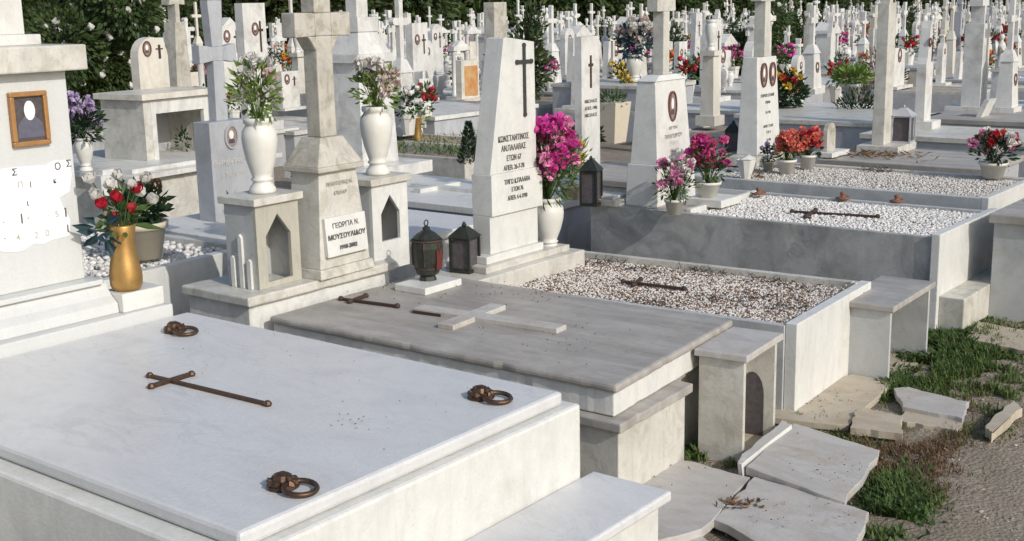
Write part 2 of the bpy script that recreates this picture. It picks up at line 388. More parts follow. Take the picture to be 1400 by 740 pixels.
def bouquet(parent,base,h,rad,mats,nb,br,leafm='green',nl=180,kind='carnation',ll=.05,lw=.018,low=.0,g=rng):
    """foliage plus single blossoms, rising from base"""
    bx,by,bz=base; c=(bx,by,bz+h*.5)
    st=MB()
    pts=[]
    for i in range(nb):
        a=g.uniform(0,2*PI); q=g.random()**.5; e=g.random()
        zz=bz+h*(low+(1-low)*(.35+.65*e)); rr=rad*q*(1.05-.5*abs(e-.4))
        pts.append((bx+rr*math.cos(a),by+rr*math.sin(a),zz))
    for p in pts: st.tube([(bx,by,bz-.02),((bx+p[0])/2,(by+p[1])/2,(bz+p[2])/2),p],.0022,3)
    leaves(st,nl,(bx,by,bz+h*.42),(rad*.9,rad*.9,h*.48),ll,lw,g)
    st.build('foliage',leafm,parent)
    for i,p in enumerate(pts):
        m=g.choice(blossom(mats[i%len(mats)],br,kind))
        o=bpy.data.objects.new('blossom',m); C.objects.link(o); o.parent=parent; o.location=p
        o.rotation_euler=(g.uniform(-.6,.6),g.uniform(-.6,.6),g.uniform(0,6)); s_=g.uniform(.8,1.2); o.scale=(s_,)*3
URN=[(.5,0),(.72,0),(.76,.03),(.72,.07),(.56,.12),(.5,.155),(.6,.17),(.62,.19),(.52,.21),(.6,.27),(.8,.42),(.95,.6),(1,.72),(.96,.82),(.8,.88),(.72,.91),(.84,.93),(.86,.97),(.82,1.0),(.6,1.0),(.6,.95)]
def urn_mb(r,h,seg=24): return MB().lathe([(a*r,b*h) for a,b in URN],seg=seg)
def pot_mb(r,h,seg=18): return MB().lathe([(r*.62,0),(r*.66,0),(r*.9,h*.82),(r*1.0,h*.83),(r*1.03,h),(r*.9,h),(r*.86,h*.86),(.01,h*.86)],seg=seg)
def potted(name,loc,label,potmat,r,h,flowers,cat='flower pot',urn=False,group=None,**kw):
    t=thing(name,loc,label,cat,rng.uniform(0,6) if not urn else 0,group)
    (urn_mb(r,h) if urn else pot_mb(r,h)).build('vase' if urn else 'pot',potmat,t,smooth=True)
    if not urn: MB().lathe([(r*.85,h*.87),(.02,h*.93)],seg=12).build('soil','soil',t)
    if flowers: bouquet(t,(0,0,h*.95),**flowers)
    return t

# ------------------------------------------------ gravel
def gravel(name,x0,x1,y0,y1,z,n,size,mat,parent,flat=.7,mound=0):
    V=ICO_V; nv=len(V)
    P=np.stack([nr.uniform(x0,x1,n),nr.uniform(y0,y1,n),np.zeros(n)],1)
    u=(P[:,0]-x0)/(x1-x0); w=(P[:,1]-y0)/(y1-y0)
    P[:,2]=z+nr.uniform(-.25,.6,n)*size+mound*np.sin(np.pi*u)*np.sin(np.pi*w)
    S=size*nr.uniform(.55,1.25,(n,1,1))*np.stack([nr.uniform(.7,1.3,n),nr.uniform(.7,1.3,n),np.full(n,flat)],1)[:,None,:]
    A=nr.uniform(0,6.28,n); c,s=np.cos(A),np.sin(A)
    W=V[None]*S*nr.uniform(.8,1.2,(n,nv,1))
    X=W[:,:,0]*c[:,None]-W[:,:,1]*s[:,None]; Y=W[:,:,0]*s[:,None]+W[:,:,1]*c[:,None]
    W=np.stack([X,Y,W[:,:,2]],2)+P[:,None,:]
    F=(np.array(ICO_F)[None]+(np.arange(n)*nv)[:,None,None]).reshape(-1,3)
    me=bpy.data.meshes.new(name); me.vertices.add(n*nv); me.vertices.foreach_set('co',W.reshape(-1).astype('f'))
    nf=len(F); me.loops.add(nf*3); me.loops.foreach_set('vertex_index',F.reshape(-1).astype('i'))
    me.polygons.add(nf); me.polygons.foreach_set('loop_start',np.arange(nf,dtype='i')*3); me.polygons.foreach_set('loop_total',np.full(nf,3,'i'))
    me.materials.append(M[mat]); me.update(calc_edges=True); me.validate()
    o=bpy.data.objects.new(name,me); C.objects.link(o); o['kind']='stuff'
    if parent is not None: o.parent=parent
    return o

#=================================================================== THE SETTING
g=MB().add([(-260,-200,0),(200,-200,0),(200,320,0),(-260,320,0)],[(0,1,2,3)]).build('ground','dirt'); g['kind']='structure'
# uneven earth path beside the graves
pm=MB(); nx,ny=110,170; X0,X1,Y0,Y1=-2.6,3.0,1.2,10.2
from mathutils import noise as mn
for j in range(ny):
    for i in range(nx):
        x=X0+(X1-X0)*i/(nx-1); y=Y0+(Y1-Y0)*j/(ny-1)
        e=min((x-X0)/.15,(X1-x)/.3,(y-Y0)/.3,(Y1-y)/.3,1)
        h=.012+.02*mn.noise((x*1.3,y*1.3,0))+.012*mn.noise((x*5,y*5,3))+.007*mn.noise((x*17,y*17,5))+.004*mn.noise((x*40,y*40,5))
        pm.v.append((x,y,max(h,.006) if e>=1 else -.01+(max(h,.006)+.01)*max(e,0)))
for j in range(ny-1):
    for i in range(nx-1):
        a=j*nx+i; pm.f.append((a,a+1,a+nx+1,a+nx)); pm.mi.append(0)
p=pm.build('path','dirt',smooth=True); p['kind']='structure'

#=================================================================== FOREGROUND TOMB
t=thing('marble_tomb',(-3.08,2.36,0),'clean white marble tomb in the foreground with bronze cross and ring handles on its slab','tomb')
MB().box(-.97,.95,-.70,.71,.0,.605).build('body','white',t,bevel=.012)
MB().box(-.96,.915,-.645,.66,.607,.652).build('slab','slab',t,bevel=.012)
zs=.653
# bronze cross on the slab (long arm runs along x)
def slab_cross(parent,a,b,c1,c2,z,w,hh,mat='bronze',name='cross',knob=True):
    m=MB()
    a=Vector(a);b=Vector(b);c1=Vector(c1);c2=Vector(c2)
    for p,q,dz in ((a,b,0),(c1,c2,.003)):
        d=(q-p).normalized(); n=Vector((-d.y,d.x))*w/2
        m.pxy([tuple(p-n),tuple(p+n),tuple(q+n),tuple(q-n)][::-1],z,z+hh+dz)
        if knob:
            for e in (p,q): m.lathe([(w*.8,z),(w*.95,z+hh*.7),(w*.5,z+hh*1.5)],(e.x,e.y,0),8)
    return m.build(name,mat,parent,bevel=.002)
def rel(v,t): return (v.x-t.location.x,v.y-t.location.y)
slab_cross(t,rel(at(205,516,zs),t),rel(at(366,555,zs),t),rel(at(207,531,zs),t),rel(at(262,514,zs),t),zs-.001,.015,.012)
for (px,py,lab) in ((246,455,0),(668,546,0),(398,669,0),(20,655,0)):
    if px==20: c=(-.72,-.42)
    else: c=rel(at(px,py,zs),t)
    h=MB(); 
    h.lathe([(.040,zs-.002),(.044,zs+.004),(.036,zs+.012),(.028,zs+.018),(.02,zs+.034),(.008,zs+.040)],(c[0]-.03,c[1],0),14)
    for k in range(10):
        a=2*PI*k/10; h.blob((c[0]-.03+.032*math.cos(a),c[1]+.032*math.sin(a),zs+.014),.012,.3)
    h.blob((c[0]-.005,c[1],zs+.026),.014,.2); h.blob((c[0]-.04,c[1]-.012,zs+.03),.012,.2)
    hd=h.build('handle','bronze',t)
    MB().torus((c[0]+.035,c[1],zs+.012),.042,.0075,24,tilt=R(6)).build('ring','bronze',hd,smooth=True)
# head plinth courses
s=thing('portrait_headstone',(-4.25,1.75,0),'broad pale headstone with framed photograph, retouching blot and cross on its cap, at far left','headstone')
MB().box(-.45,.21,-1.2,1.20,.0,.70).build('plinth','clean',s,bevel=.006)
MB().pxz([(-.40,.70),(.16,.70),(.155,.74),(.12,.765),(.10,.79),(.09,.815),(-.36,.815)],-1.15,.985).build('moulding','clean',s,bevel=.004)
MB().box(-.33,.115,-1.15,.955,.815,.835).build('ledge','clean',s,bevel=.004)
MB().box(-.16,.04,-1.1,.925,.835,1.640).build('slab','clean',s,bevel=.005)
MB().box(-.24,.10,-1.15,.985,1.64,1.735).build('cap','old',s,bevel=.006)
MB().box(.05,.185,.987,1.18,.70,.775).build('vase_block','white',s,bevel=.005)
# stepped cross above the cap
def headY(px,py,z):   # y of a pixel at the plane x=const of this face
    return 0
cb=MB()
cb.box(-.2,-.06,.40,.90,1.735,1.775); cb.box(-.19,-.07,.40,.56,1.775,1.86); cb.box(-.192,-.068,.56,.84,1.775,1.95)
cb.build('stepped_base','far',s,bevel=.004)
m=MB(); cross(m,-.17,-.10,.72,1.95,.42,.27,.085,.42,flare=.01); m.build('cross','far',s,bevel=.004)
# photograph
def on_face(px,py,xw):   # world (y,z) of a pixel on the vertical plane x=xw
    d=CF+CR*((px-700)/FPX)-CU*((py-370)/FPX); k=xw/d.x; return d.y*k,EYE+d.z*k
fx=-4.21
def loc_face(px,py,o,xw): y,z=on_face(px,py,xw); return y-o.location.y,z
y0,z1=loc_face(8,127,s,fx); y1,_=loc_face(60,127,s,fx); _,z0=loc_face(33,200,s,fx)
X=.042
fr=MB()
for a in ((y0,y1,z1-.018,z1),(y0,y1,z0,z0+.018),(y0,y0+.018,z0+.018,z1-.018),(y1-.018,y1,z0+.018,z1-.018)): fr.box(X-.001,X+.02,*a)
fr=fr.build('photo_frame','frame',s,bevel=.004)
MB().box(X-.001,X+.006,y0+.018,y1-.018,z0+.018,z1-.018).build('photograph','coat',fr)
yc=(y0+y1)/2+.004; zc=(z0+z1)/2
MB().pyz([(yc-.055,z0+.03),(yc+.055,z0+.03),(yc+.05,zc-.02),(yc+.02,zc+.01),(yc-.02,zc+.01),(yc-.05,zc-.02)],X+.006,X+.0075).build('photo_clothing','jacket',fr)
MB().disc(yc,zc+.03,.036,X+.0075,X+.009,16,.022).build('photo_face','face',fr)
# white retouching blot added as a thin plate, with remnants of lettering
pl=[(-5,232),(20,229),(60,226),(72,220),(95,219),(97,240),(94,262),(80,270),(86,284),(95,300),(94,322),(70,328),(60,333),(45,333),(30,343),(14,345),(-5,343),(-60,345),(-60,232)]
poly=[loc_face(a,b,s,fx) for a,b in pl][::-1]
MB().pyz(poly,X-.001,X+.0015).build('retouch_blot','retouch',s)
for px,py,tx,sz in ((19,236,'Σ',.032),(63,226,'·',.03),(78,228,'Ο',.034),(93,224,'Σ',.032),(74,248,'Κ',.02),(27,253,'Π',.028),(41,253,'Ι',.028),(37,278,'ι',.03),(29,300,'Ι',.045),(38,299,'·',.05),(65,295,'·',.03),(77,293,'5',.03),(89,291,'1',.045),(4,305,'·',.05),(6,327,'·',.05),(24,325,'4',.03),(49,322,'2',.032),(64,319,'0',.032),(92,313,'1',.04)):
    yy,zz=loc_face(px,py,s,fx); text(tx,sz*1.1,'ink' if tx in 'ΣΟΚι1Ι' else 'faint',s,X+.002,yy,zz)

# gold vase with roses
c=(-4.13,2.805,.776)
t=thing('brass_vase',c,'curved golden vase of red and white roses beside the left headstone','vase')
MB().lathe([(.01,0),(.052,0),(.062,.02),(.064,.06),(.056,.11),(.046,.16),(.046,.21),(.054,.255),(.05,.262),(.04,.255),(.035,.2)],seg=28).build('vase','gold',t,smooth=True)
st=MB(); 
rp=[]
def rose_at(px,py,mat,r):
    y,z=on_face(px,py,c[0]); rp.append(((0+rng.uniform(-.03,.04),y-c[1],z-c[2]),mat,r))
for a in ((131,277),(184,257),(180,285),(158,297),(150,268)): rose_at(*a,'red',.026)
for a in ((126,265),(118,243),(180,252),(201,243),(150,251),(165,240),(205,272),(192,262)): rose_at(*a,'whitep',.026)
for p_,mt,r in rp: st.tube([(0,0,.2),(p_[0]*.6,p_[1]*.5,.2+(p_[2]-.2)*.6),p_],.0025,4)
leaves(st,60,(0,0,.31),(.06,.08,.08),.055,.024)
st.leaf((0,.0,.22),(.2,.5,.6),.13,.04); st.leaf((0,.02,.26),(.1,.9,-.25),.18,.03)
st.build('foliage','green',t)
lf=MB(); leaves(lf,16,(0,-.08,.26),(.03,.04,.06),.08,.045); lf.build('broad_leaves','bluegreen',t)
for p_,mt,r in rp:
    o=bpy.data.objects.new('rose',rng.choice(blossom(mt,r,'rose'))); C.objects.link(o); o.parent=t; o.location=p_; o.rotation_euler=(rng.uniform(-.5,.5),rng.uniform(0,.8),rng.uniform(0,6))

# foot step block of the foreground tomb
t=thing('marble_step',(-1.98,2.0,0),'smooth white marble step block against the foot of the foreground tomb','step block')
MB().box(-.145,.12,-1.0,1.10,.0,.325).build('block','white',t,bevel=.004)
MB().box(-.147,.15,-1.05,1.13,.325,.36).build('tread','slab',t,bevel=.008)

#=================================================================== SECOND GRAVE (grey slab)
t=thing('slab_tomb',(-3.28,4.08,0),'weathered grey slab tomb with raised marble cross, between the foreground tomb and the gravel grave','tomb')
def wp(*P): return [(x+3.28,y-4.08) for x,y in P]
def wpr(*P): return rough(wp(*P),.04,.0022,.08)
MB().pxy(wp((-4.15,3.56),(-2.30,3.55),(-2.33,4.08),(-2.44,4.08),(-2.48,4.60),(-4.15,4.60)),0,.335).build('body','old',t,bevel=.004)
MB().pxy(wpr((-4.15,3.53),(-2.275,3.525),(-2.305,4.10),(-2.42,4.10),(-2.455,4.615),(-4.15,4.62)),.335,.372).build('body_cap','greyslab',t,bevel=.006)
MB().pxy(wpr((-4.15,3.56),(-2.335,3.575),(-2.425,4.615),(-4.17,4.62)),.374,.468).build('slab_course','white',t,bevel=.006)
MB().pxy(wpr((-4.16,3.545),(-2.315,3.56),(-2.41,4.63),(-4.18,4.635)),.468,.502).build('slab','greyslab',t,bevel=.012)
for cx_ in (-.5,.1,.55): pass
# raised stone cross: foot bar towards the path
zc=.503
def w2(px,py): v=at(px,py,zc+.02); return (v.x-t.location.x,v.y-t.location.y)
rc=MB(); rc.box(-.02,.62,-.045,.045,zc-.002,zc+.035); rc.box(-.16,.0-.022,-.045,.045,zc-.002,zc+.035); 
rc=MB(); 
A=Vector(w2(572,419)); B=Vector(w2(768,447))
def bar(p,q,w,z0_,z1_,mb):
    d=(q-p).normalized(); n=Vector((-d.y,d.x))*w/2; mb.pxy([tuple(p-n),tuple(q-n),tuple(q+n),tuple(p+n)],z0_,z1_)
bar(A,B,.082,zc-.002,zc+.021,rc)
d=(B-A).normalized(); n=Vector((-d.y,d.x)); m0=(Vector(w2(599,443))+Vector(w2(688,418)))/2; hl=(Vector(w2(599,443))-Vector(w2(688,418))).length/2
m0=A+d*((m0-A).dot(d))
bar(m0-n*hl,m0-n*.0412,.082,zc-.002,zc+.0212,rc); bar(m0+n*.0412,m0+n*hl,.082,zc-.002,zc+.0212,rc)
rc.build('raised_cross','paving',t,bevel=.003)
slab_cross(t,w2(466,405),w2(543,415),w2(478,409),w2(500,401),zc-.001,.016,.014,'iron','bronze_cross')
mm=MB(); bar(Vector(w2(565,422)),Vector(w2(603,427)),.014,zc-.001,zc+.012,mm); mm.build('metal_bar','iron',t)

pl=thing('headstone_plinth',(-4.42,3.93,0),'long cream marble plinth under the tall weathered cross and its two pointed-arch boxes','plinth')
MB().box(-.22,.205,-.45,.46,.0,.555).build('block','white',pl,bevel=.004)
MB().pxy(rough([(-.24,-.475),(.235,-.475),(.235,.485),(-.24,.485)],.04,.002,.1),.555,.60).build('cap','old',pl,bevel=.008)

def arch_box(loc,label,w,d,h,front,side,rot=0,fins=True,name='votive_box',z0=0,lowfoot=False):
    """box with pointed-arch window in its +x face, slit fins on the -y side"""
    t=thing(name,loc,label,'votive box',rot)
    W=w/2; D=d/2; th=.018; a=w*.29 if not lowfoot else w*.26; zb=h*.07 if not lowfoot else h*.34; zs_=h*.62 if not lowfoot else h*.66; zt=h*.87
    m=MB()
    # front frame around arch, as butted prisms
    x0,x1=D-th,D
    m.pyz([(-W,0),(-a,0),(-a,zs_),(-W,zs_)],x0,x1); m.pyz([(a,0),(W,0),(W,zs_),(a,zs_)],x0,x1)
    m.pyz([(-a,0),(a,0),(a,zb),(-a,zb)],x0,x1)
    m.pyz([(-W,zs_),(-a,zs_),(0,zt),(0,h),(-W,h)],x0,x1); m.pyz([(W,zs_),(W,h),(0,h),(0,zt),(a,zs_)],x0,x1)
    m.build('front_panel',front,t)
    m=MB(); m.box(-D,D-th,-W,-W+th,0,h); m.box(-D,D-th,W-th,W,0,h); m.box(-D,-D+th,-W+th,W-th,0,h); m.box(-D+th,D-th,-W+th,W-th,0,.012)
    m.build('side_walls',side,t)
    if fins:
        f=MB()
        for i,(cx_,hh) in enumerate(((-D*.55,.38),(0,.65),(D*.5,.36))):
            f.pxz([(cx_-.012,0),(cx_+.012,0),(cx_+.012,h*hh*.93),(cx_,h*hh),(cx_-.012,h*hh*.93)],-W-.014,-W-.0005)
        f.build('pilaster_fins','white',t)
    MB().box(-D-.02,D+.02,-W-.02,W+.02,h,h+.035).build('lid','old',t,bevel=.004)
    return t
arch_box((-4.365,3.715,.601),'grey-olive votive box with pointed arch and slit fins, left of the weathered cross',.265,.205,.385,'olive','grey',R(2))
arch_box((-4.37,4.47,.54),'white votive box with pointed arch, right of the weathered cross',.27,.2,.44,'white','grey',R(2),fins=True,lowfoot=True)
# the tall weathered cross
t=thing('cross_headstone',(-4.30,4.06,.60),'tall stained marble cross on a tapering pedestal with name plaque','headstone',R(1.5))
MB().tap(-.13,.13,-.185,.185,0,-.125,.125,-.18,.18,.045).build('base','old',t,bevel=.003)
MB().tap(-.115,.115,-.17,.17,.045,-.09,.09,-.125,.125,.50).build('pedestal','old',t,bevel=.004)
MB().tap(-.12,.12,-.155,.155,.50,-.12,.12,-.155,.155,.525).tap(-.115,.115,-.15,.15,.525,-.062,.062,-.075,.075,.655).build('shoulder','beige',t,bevel=.004)
m=MB(); cross(m,-.045,.045,0,.655,.86,.36,.105,.605,flare=.004); 
for sy in (-1,1): m.pyz([(sy*.0525,1.055),(sy*.0525,1.122),(sy*.10,1.122)][::-sy],-.046,.046)
m.build('cross','beige',t,bevel=.006)
pq=MB().tap(.1135,.137,-.135,.14,.10,.0985,.122,-.135,.14,.285).build('plaque','white',t,bevel=.003)
for i,(ln,sz) in enumerate((('ΓΕΩΡΓΙΑ Ν.',.034),('ΜΟΥΣΟΥΛΙΔΟΥ',.034),('1918-2002',.028))):
    o=text(ln,sz,'ink',pq,.134-i*-.0025-.004+.003*(2-i)*0,0,.243-i*.052,squeeze=1.0); o.location.x=(i-1)*.0042
for i,(ln,sz) in enumerate((('ΠΑΝΑΓΙΩΤΗΣ Ν.',.024),('ΕΤΩΝ 67',.022))):
    o=text(ln,sz,'faint',t,.105-.1*0,0,.44-i*.045,squeeze=.95); o.location.x=-.004+i*.0028
# urns on the boxes
potted('flower_urn',(-4.37,3.735,1.022),'tall white marble urn with pink and cream lilies, on the box left of the cross','whitepot',.082,.345,
       dict(h=.30,rad=.11,mats=['whitep','palepink','whitep'],nb=26,br=.03,leafm='ltgreen',nl=150,ll=.06,lw=.022),'urn',urn=True)
potted('flower_urn',(-4.37,4.50,1.016),'tall white marble urn of faded cream flowers, on the box right of the cross','whitepot',.082,.345,
       dict(h=.25,rad=.12,mats=['palepink','whitep'],nb=30,br=.03,leafm='ltgreen',nl=150,ll=.055,lw=.02),'urn',urn=True)

def lantern_round(loc,label,r=.07,h=.25):
    t=thing('grave_lantern',loc,label,'lantern')
    MB().lathe([(.02,0),(r*.6,0),(r*.5,.02),(r*.75,.035),(r*.98,.09),(r*1.03,h*.6),(r*.98,h*.72),(r*.9,h*.74),(r*.92,h*.78),(r*.6,h*.86),(r*.25,h*.92),(r*.25,h*.96),(.005,h)],seg=12).build('body','dark',t)
    m=MB()
    for k in range(6):
        a=2*PI*k/6; m.tube([(r*.98*math.cos(a),r*.98*math.sin(a),.08),(r*1.07*math.cos(a),r*1.07*math.sin(a),h*.6),(r*.95*math.cos(a),r*.95*math.sin(a),h*.74)],.005,4)
    m.torus((0,0,h*.73),r*.98,.006,16); m.torus((0,0,.06),r*.82,.005,16)
    m.build('ribs','iron',t)
    MB().box(r*.93,r*1.06,-.018,.018,h*.22,h*.58).build('door','redmetal',t)
    MB().torus((0,0,h+.012),.014,.003,12,tilt=PI/2).build('carrying_ring','dark',t)
    return t
def lantern_square(loc,label,w=.10,h=.24,rot=0,mat='dark',group=None):
    t=thing('grave_lantern',loc,label,'lantern',rot,group); W=w/2
    m=MB(); m.box(-W,W,-W,W,0,.018); m.box(-W,W,-W,W,h*.74,h*.78)
    for a in (-1,1):
        for b in (-1,1): m.box(a*W-.006*(1+a)*1,a*W+.006*(1-a)*1,b*W-.006*(1+b),b*W+.006*(1-b),.018,h*.74)
    m.build('frame',mat,t)
    MB().tap(-W*1.1,W*1.1,-W*1.1,W*1.1,h*.78,-W*.3,W*.3,-W*.3,W*.3,h).build('roof',mat,t)
    MB().box(-W*.8,W*.8,-W*.8,W*.8,.019,h*.72).build('glass','coat',t)
    MB().lathe([(.01,h),(.014,h+.008),(.005,h+.025)],seg=8).build('knob',mat,t)
    return t
b=MB().box(-.10,.10,-.11,.16,0,.035).build('lantern_block','white',loc=(-3.93,4.34,.502),bevel=.004); tag(b,'small white marble slab under the round lantern on the grey tomb','stone slab')
lantern_round((-3.95,4.385,.538),'dark round metal lantern with red door, on the grey slab tomb',.075,.27)

#=================================================================== K GRAVE (brown gravel)
t=thing('gravel_grave',(-3.14,5.32,0),'low grave bed filled with brown gravel and dead plants, ending in a white foot panel','grave bed',R(3.2))
MB().box(.83,.885,-.49,.49,.0,.452).build('foot_panel','white',t,bevel=.004)
MB().box(-.9,.829,-.50,-.46,.0,.440).build('side_curb','grey',t,bevel=.003)
MB().box(-.9,.829,.445,.485,.0,.448).build('side_curb','old',t,bevel=.003)
MB().box(-.9,.829,-.459,.444,.0,.405).build('bed_fill','soil',t)
gravel('gravel',-.88,.82,-.45,.44,.409,12000,.0062,'bgravel',t,mound=.008)
m=MB()
for k in range(560):
    cx_,cy_=rng.choice(((.35,-.12),(.5,.05),(-.3,.3),(.1,-.35),(.6,.3),(-.6,.36),(.0,.4),(.4,.38),(.65,-.1)))
    p=(cx_+rng.gauss(0,.09),max(-.44,min(.43,cy_+rng.gauss(0,.05))),.415+rng.random()*.01)
    if rng.random()<.5: m.leaf(p,(rng.uniform(-1,1),rng.uniform(-1,1),rng.uniform(0,.5)),rng.uniform(.02,.05),.006)
    else: m.tube([p,(p[0]+rng.uniform(-.03,.03),p[1]+rng.uniform(-.03,.03),p[2]+rng.uniform(.0,.035))],.0016,3)
m.build('dead_plants','iron',t,kind='stuff')
gravel('stray_chips',.80,.84,-.45,.45,.453,25,.006,'bgravel',t)
gravel('rusty_chips',-.8,.8,-.40,.43,.413,1500,.006,'rust',t,mound=.008)
zz=.43; w3=lambda px,py:(lambda v:(Matrix.Rotation(-R(3.2),2)@Vector((v.x+3.14,v.y-5.32))))(at(px,py,zz))
slab_cross(t,w3(852,386),w3(936,396),w3(866,391),w3(876,383),zz-.004,.016,.014,'iron')
# its headstone
t=thing('inscribed_headstone',(-4.0,5.10,0),'slender white headstone with slanted left edge, black cross and Greek lettering','headstone',R(0))
MB().box(-.20,.17,-.50,.47,.40,.50).build('base','old',t,bevel=.006)
MB().box(-.16,.115,-.34,.40,.50,.535).build('upper_step','old',t,bevel=.004)
MB().box(-.14,.075,-.285,.21,.535,.575).build('die_foot','white',t,bevel=.004)
MB().box(-.07,.045,-.215,.20,.575,.775).build('die','white',t,bevel=.003)
MB().pyz([(-.215,.775),(.225,.775),(.225,.95),(.19,.99),(-.215,.99)],-.072,.062).build('name_block','white',t,bevel=.003)
MB().pyz([(-.21,.99),(.19,.99),(.185,1.655),(-.05,1.685),(-.075,1.68)],-.065,.05).build('stele','white',t,bevel=.003)
m=MB()
m.box(.050,.058,.055,.075,1.30,1.435); m.box(.050,.058,.055,.075,1.435,1.455); m.box(.050,.058,.055,.075,1.455,1.69-.05)
for a,b_ in ((-.01,.055),(.075,.14)): m.box(.050,.058,a,b_,1.545,1.565)
m=MB(); yk=.09
m.box(.0495,.058,yk-.010,yk+.010,1.28,1.640); m.box(.0495,.0582,yk-.062,yk+.062,1.545,1.565)
for a,b_ in ((yk,1.64),(yk-.062,1.555),(yk+.062,1.555),(yk,1.28)): m.disc(a,b_,.013,.0493,.059,8)
m.build('engraved_cross','black',t)
for ln,sz,z_ in (('ΚΩΝΣΤΑΝΤΙΝΟΣ',.042,1.165),('ΑΝ.ΠΑΛΑΒΑΣ',.042,1.115),('ΕΤΩΝ 67',.040,1.062),('ΑΠΕΒ. 26-7-78',.036,1.012)): text(ln,sz,'ink',t,.0515,-.01,z_,squeeze=.78)
for ln,sz,z_ in (('ΤΡΙΓΩ Κ.ΠΑΛΑΒΑ',.035,.94),('ΕΤΩΝ 76',.032,.897),('ΑΠΕΒ. 4-4-1990',.032,.853)): text(ln,sz,'ink',t,.0635,.0,z_,squeeze=.78)
lantern_square((-4.03,4.765,.501),'dark square lantern standing left of the slanted headstone',.12,.235,R(10))
potted('flower_urn',(-3.98,5.43,.501),'squat white marble urn with a big fuchsia bouquet, right of the slanted headstone','whitepot',.088,.30,
       dict(h=.44,rad=.17,mats=['fuchsia','fuchsia','pink','fuchsia'],nb=105,br=.034,leafm='green',nl=300,ll=.07,lw=.016,low=.0),'urn',urn=True)

#=================================================================== boxes at the grave feet
def open_box(loc,label,d,w,h,mat,rot=0,lid='greyslab',base=True,back=True):
    t=thing('votive_box',loc,label,'votive box',rot); th=.022
    m=MB(); m.box(0,d,-w/2,-w/2+th,0,h); m.build('side_panel',mat,t,bevel=.002)
    m=MB(); m.box(0,d,w/2-th,w/2,0,h); m.build('side_panel',mat,t,bevel=.002)
    if back: MB().box(0,th,-w/2+th,w/2-th,0,h).build('back_panel',mat,t)
    MB().box(-.015,d+.02,-w/2-.02,w/2+.02,h,h+.03).build('lid',lid,t,bevel=.005)
    if base: MB().box(th,d+.0,-w/2+th,w/2-th,0,.018).build('floor_panel','pavtan',t)
    return t
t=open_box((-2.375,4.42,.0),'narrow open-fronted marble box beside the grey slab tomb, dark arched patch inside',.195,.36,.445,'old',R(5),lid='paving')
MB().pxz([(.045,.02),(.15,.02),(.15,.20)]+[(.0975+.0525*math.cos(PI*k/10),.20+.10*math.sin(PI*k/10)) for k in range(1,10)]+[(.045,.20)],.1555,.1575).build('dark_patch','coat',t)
open_box((-2.33,5.86,.0),'wide open-fronted grey marble box under the foot of the white gravel grave',.25,.60,.385,'grey',R(2),back=False)

#=================================================================== G4 (white gravel)
t=thing('gravel_grave',(-3.35,7.2,0),'high grey-sided grave heaped with clean white gravel, small iron cross lying on it','grave bed')
MB().box(1.08,1.13,-.535,.50,.0,.568).build('foot_panel','white',t,bevel=.005)
MB().box(-1.2,1.079,-.515,-.475,.0,.545).build('side_panel','mottled',t,bevel=.003)
MB().box(-1.2,1.079,.46,.50,.0,.55).build('side_panel','grey',t,bevel=.003)
MB().box(-1.2,-.50,-.474,.459,.0,.548).build('head_slab','greyslab',t,bevel=.003)
MB().box(-.4999,-.465,-.474,.459,.0,.565).build('gravel_curb','white',t,bevel=.003)
MB().box(-.464,1.079,-.474,.459,.0,.522).build('bed_fill','gsoil',t)
gravel('gravel',-.45,1.07,-.47,.455,.528,8500,.0095,'wgravel',t,mound=.012)
MB().box(1.13,1.27,-.50,.40,-.01,.215).build('foot_step','old',t,bevel=.006)
MB().box(-1.25,-.98,-.545,-.30,.545,.585).box(-1.23,-1.02,-.52,-.33,.585,.605).build('corner_cap','old',t,bevel=.004)
zz=.55; w4=lambda px,py:(lambda v:Vector((v.x+3.35,v.y-7.2)))(at(px,py,zz))
slab_cross(t,w4(1083,290),w4(1200,297),w4(1102,297),w4(1115,288),zz-.006,.018,.016,'iron')
def small_lamp(loc,label):
    t=thing('oil_lamp',loc,label,'oil lamp')
    MB().torus((.0,.055,.006),.022,.005,12).build('handle','rustmetal',t)
    MB().lathe([(.045,0),(.048,.006),(.03,.012),(.012,.018),(.016,.028),(.02,.038),(.012,.046),(.004,.048)],seg=10).build('lamp_bowl','rustmetal',t,smooth=True)
    return t
small_lamp(tuple(at(1037,266,.555)),'little rusty oil lamp on the near-left end of the white gravel')
small_lamp(tuple(at(1152,272,.555)),'little rusty oil lamp on the middle rim of the white gravel')
small_lamp(tuple(at(1226,276,.555)),'little rusty oil lamp farthest right on the rim of the white gravel')
t=thing('portrait_cross_headstone',(-4.22,7.02,.548),'white headstone with oval portrait and cross rising out of frame, behind pink flower pots','headstone',R(2))
MB().tap(-.11,.13,-.26,.27,0,-.10,.12,-.25,.25,.27).build('lower_die','white',t,bevel=.004)
MB().tap(-.09,.112,-.235,.232,.27,-.06,.075,-.20,.20,.80).build('die','white',t,bevel=.004)
MB().tap(-.07,.085,-.21,.21,.80,-.04,.06,-.12,.12,.835).build('shoulder','white',t,bevel=.003)
m=MB(); cross(m,-.035,.045,-.0,.835,.65,.24,.08,.68,flare=.0); m.build('cross','old',t,bevel=.004)
fr=oval_portrait(t,.082,.0,.63,.042,.088); fr.location.x=.006
for ln,sz,z_,dx in (('ΑΡΓΥΡΗ',.036,.485,.0),('ΠΑΠΑΓΕΩΡΓΙΟΥ',.036,.435,.004),('ΕΤΩΝ 71',.034,.388,.007),('1908-1979',.034,.342,.011)):
    o=text(ln,sz,'ink' if dx in(.004,.0) else 'faint',t,.099,.0,z_,squeeze=.85); o.location.x=dx-.003
MB().box(-.13,.13,-.12,.15,0,.05).build('flower_plinth','white',loc=(-3.84,7.05,.549),bevel=.003)
bpy.context.view_layer.update()
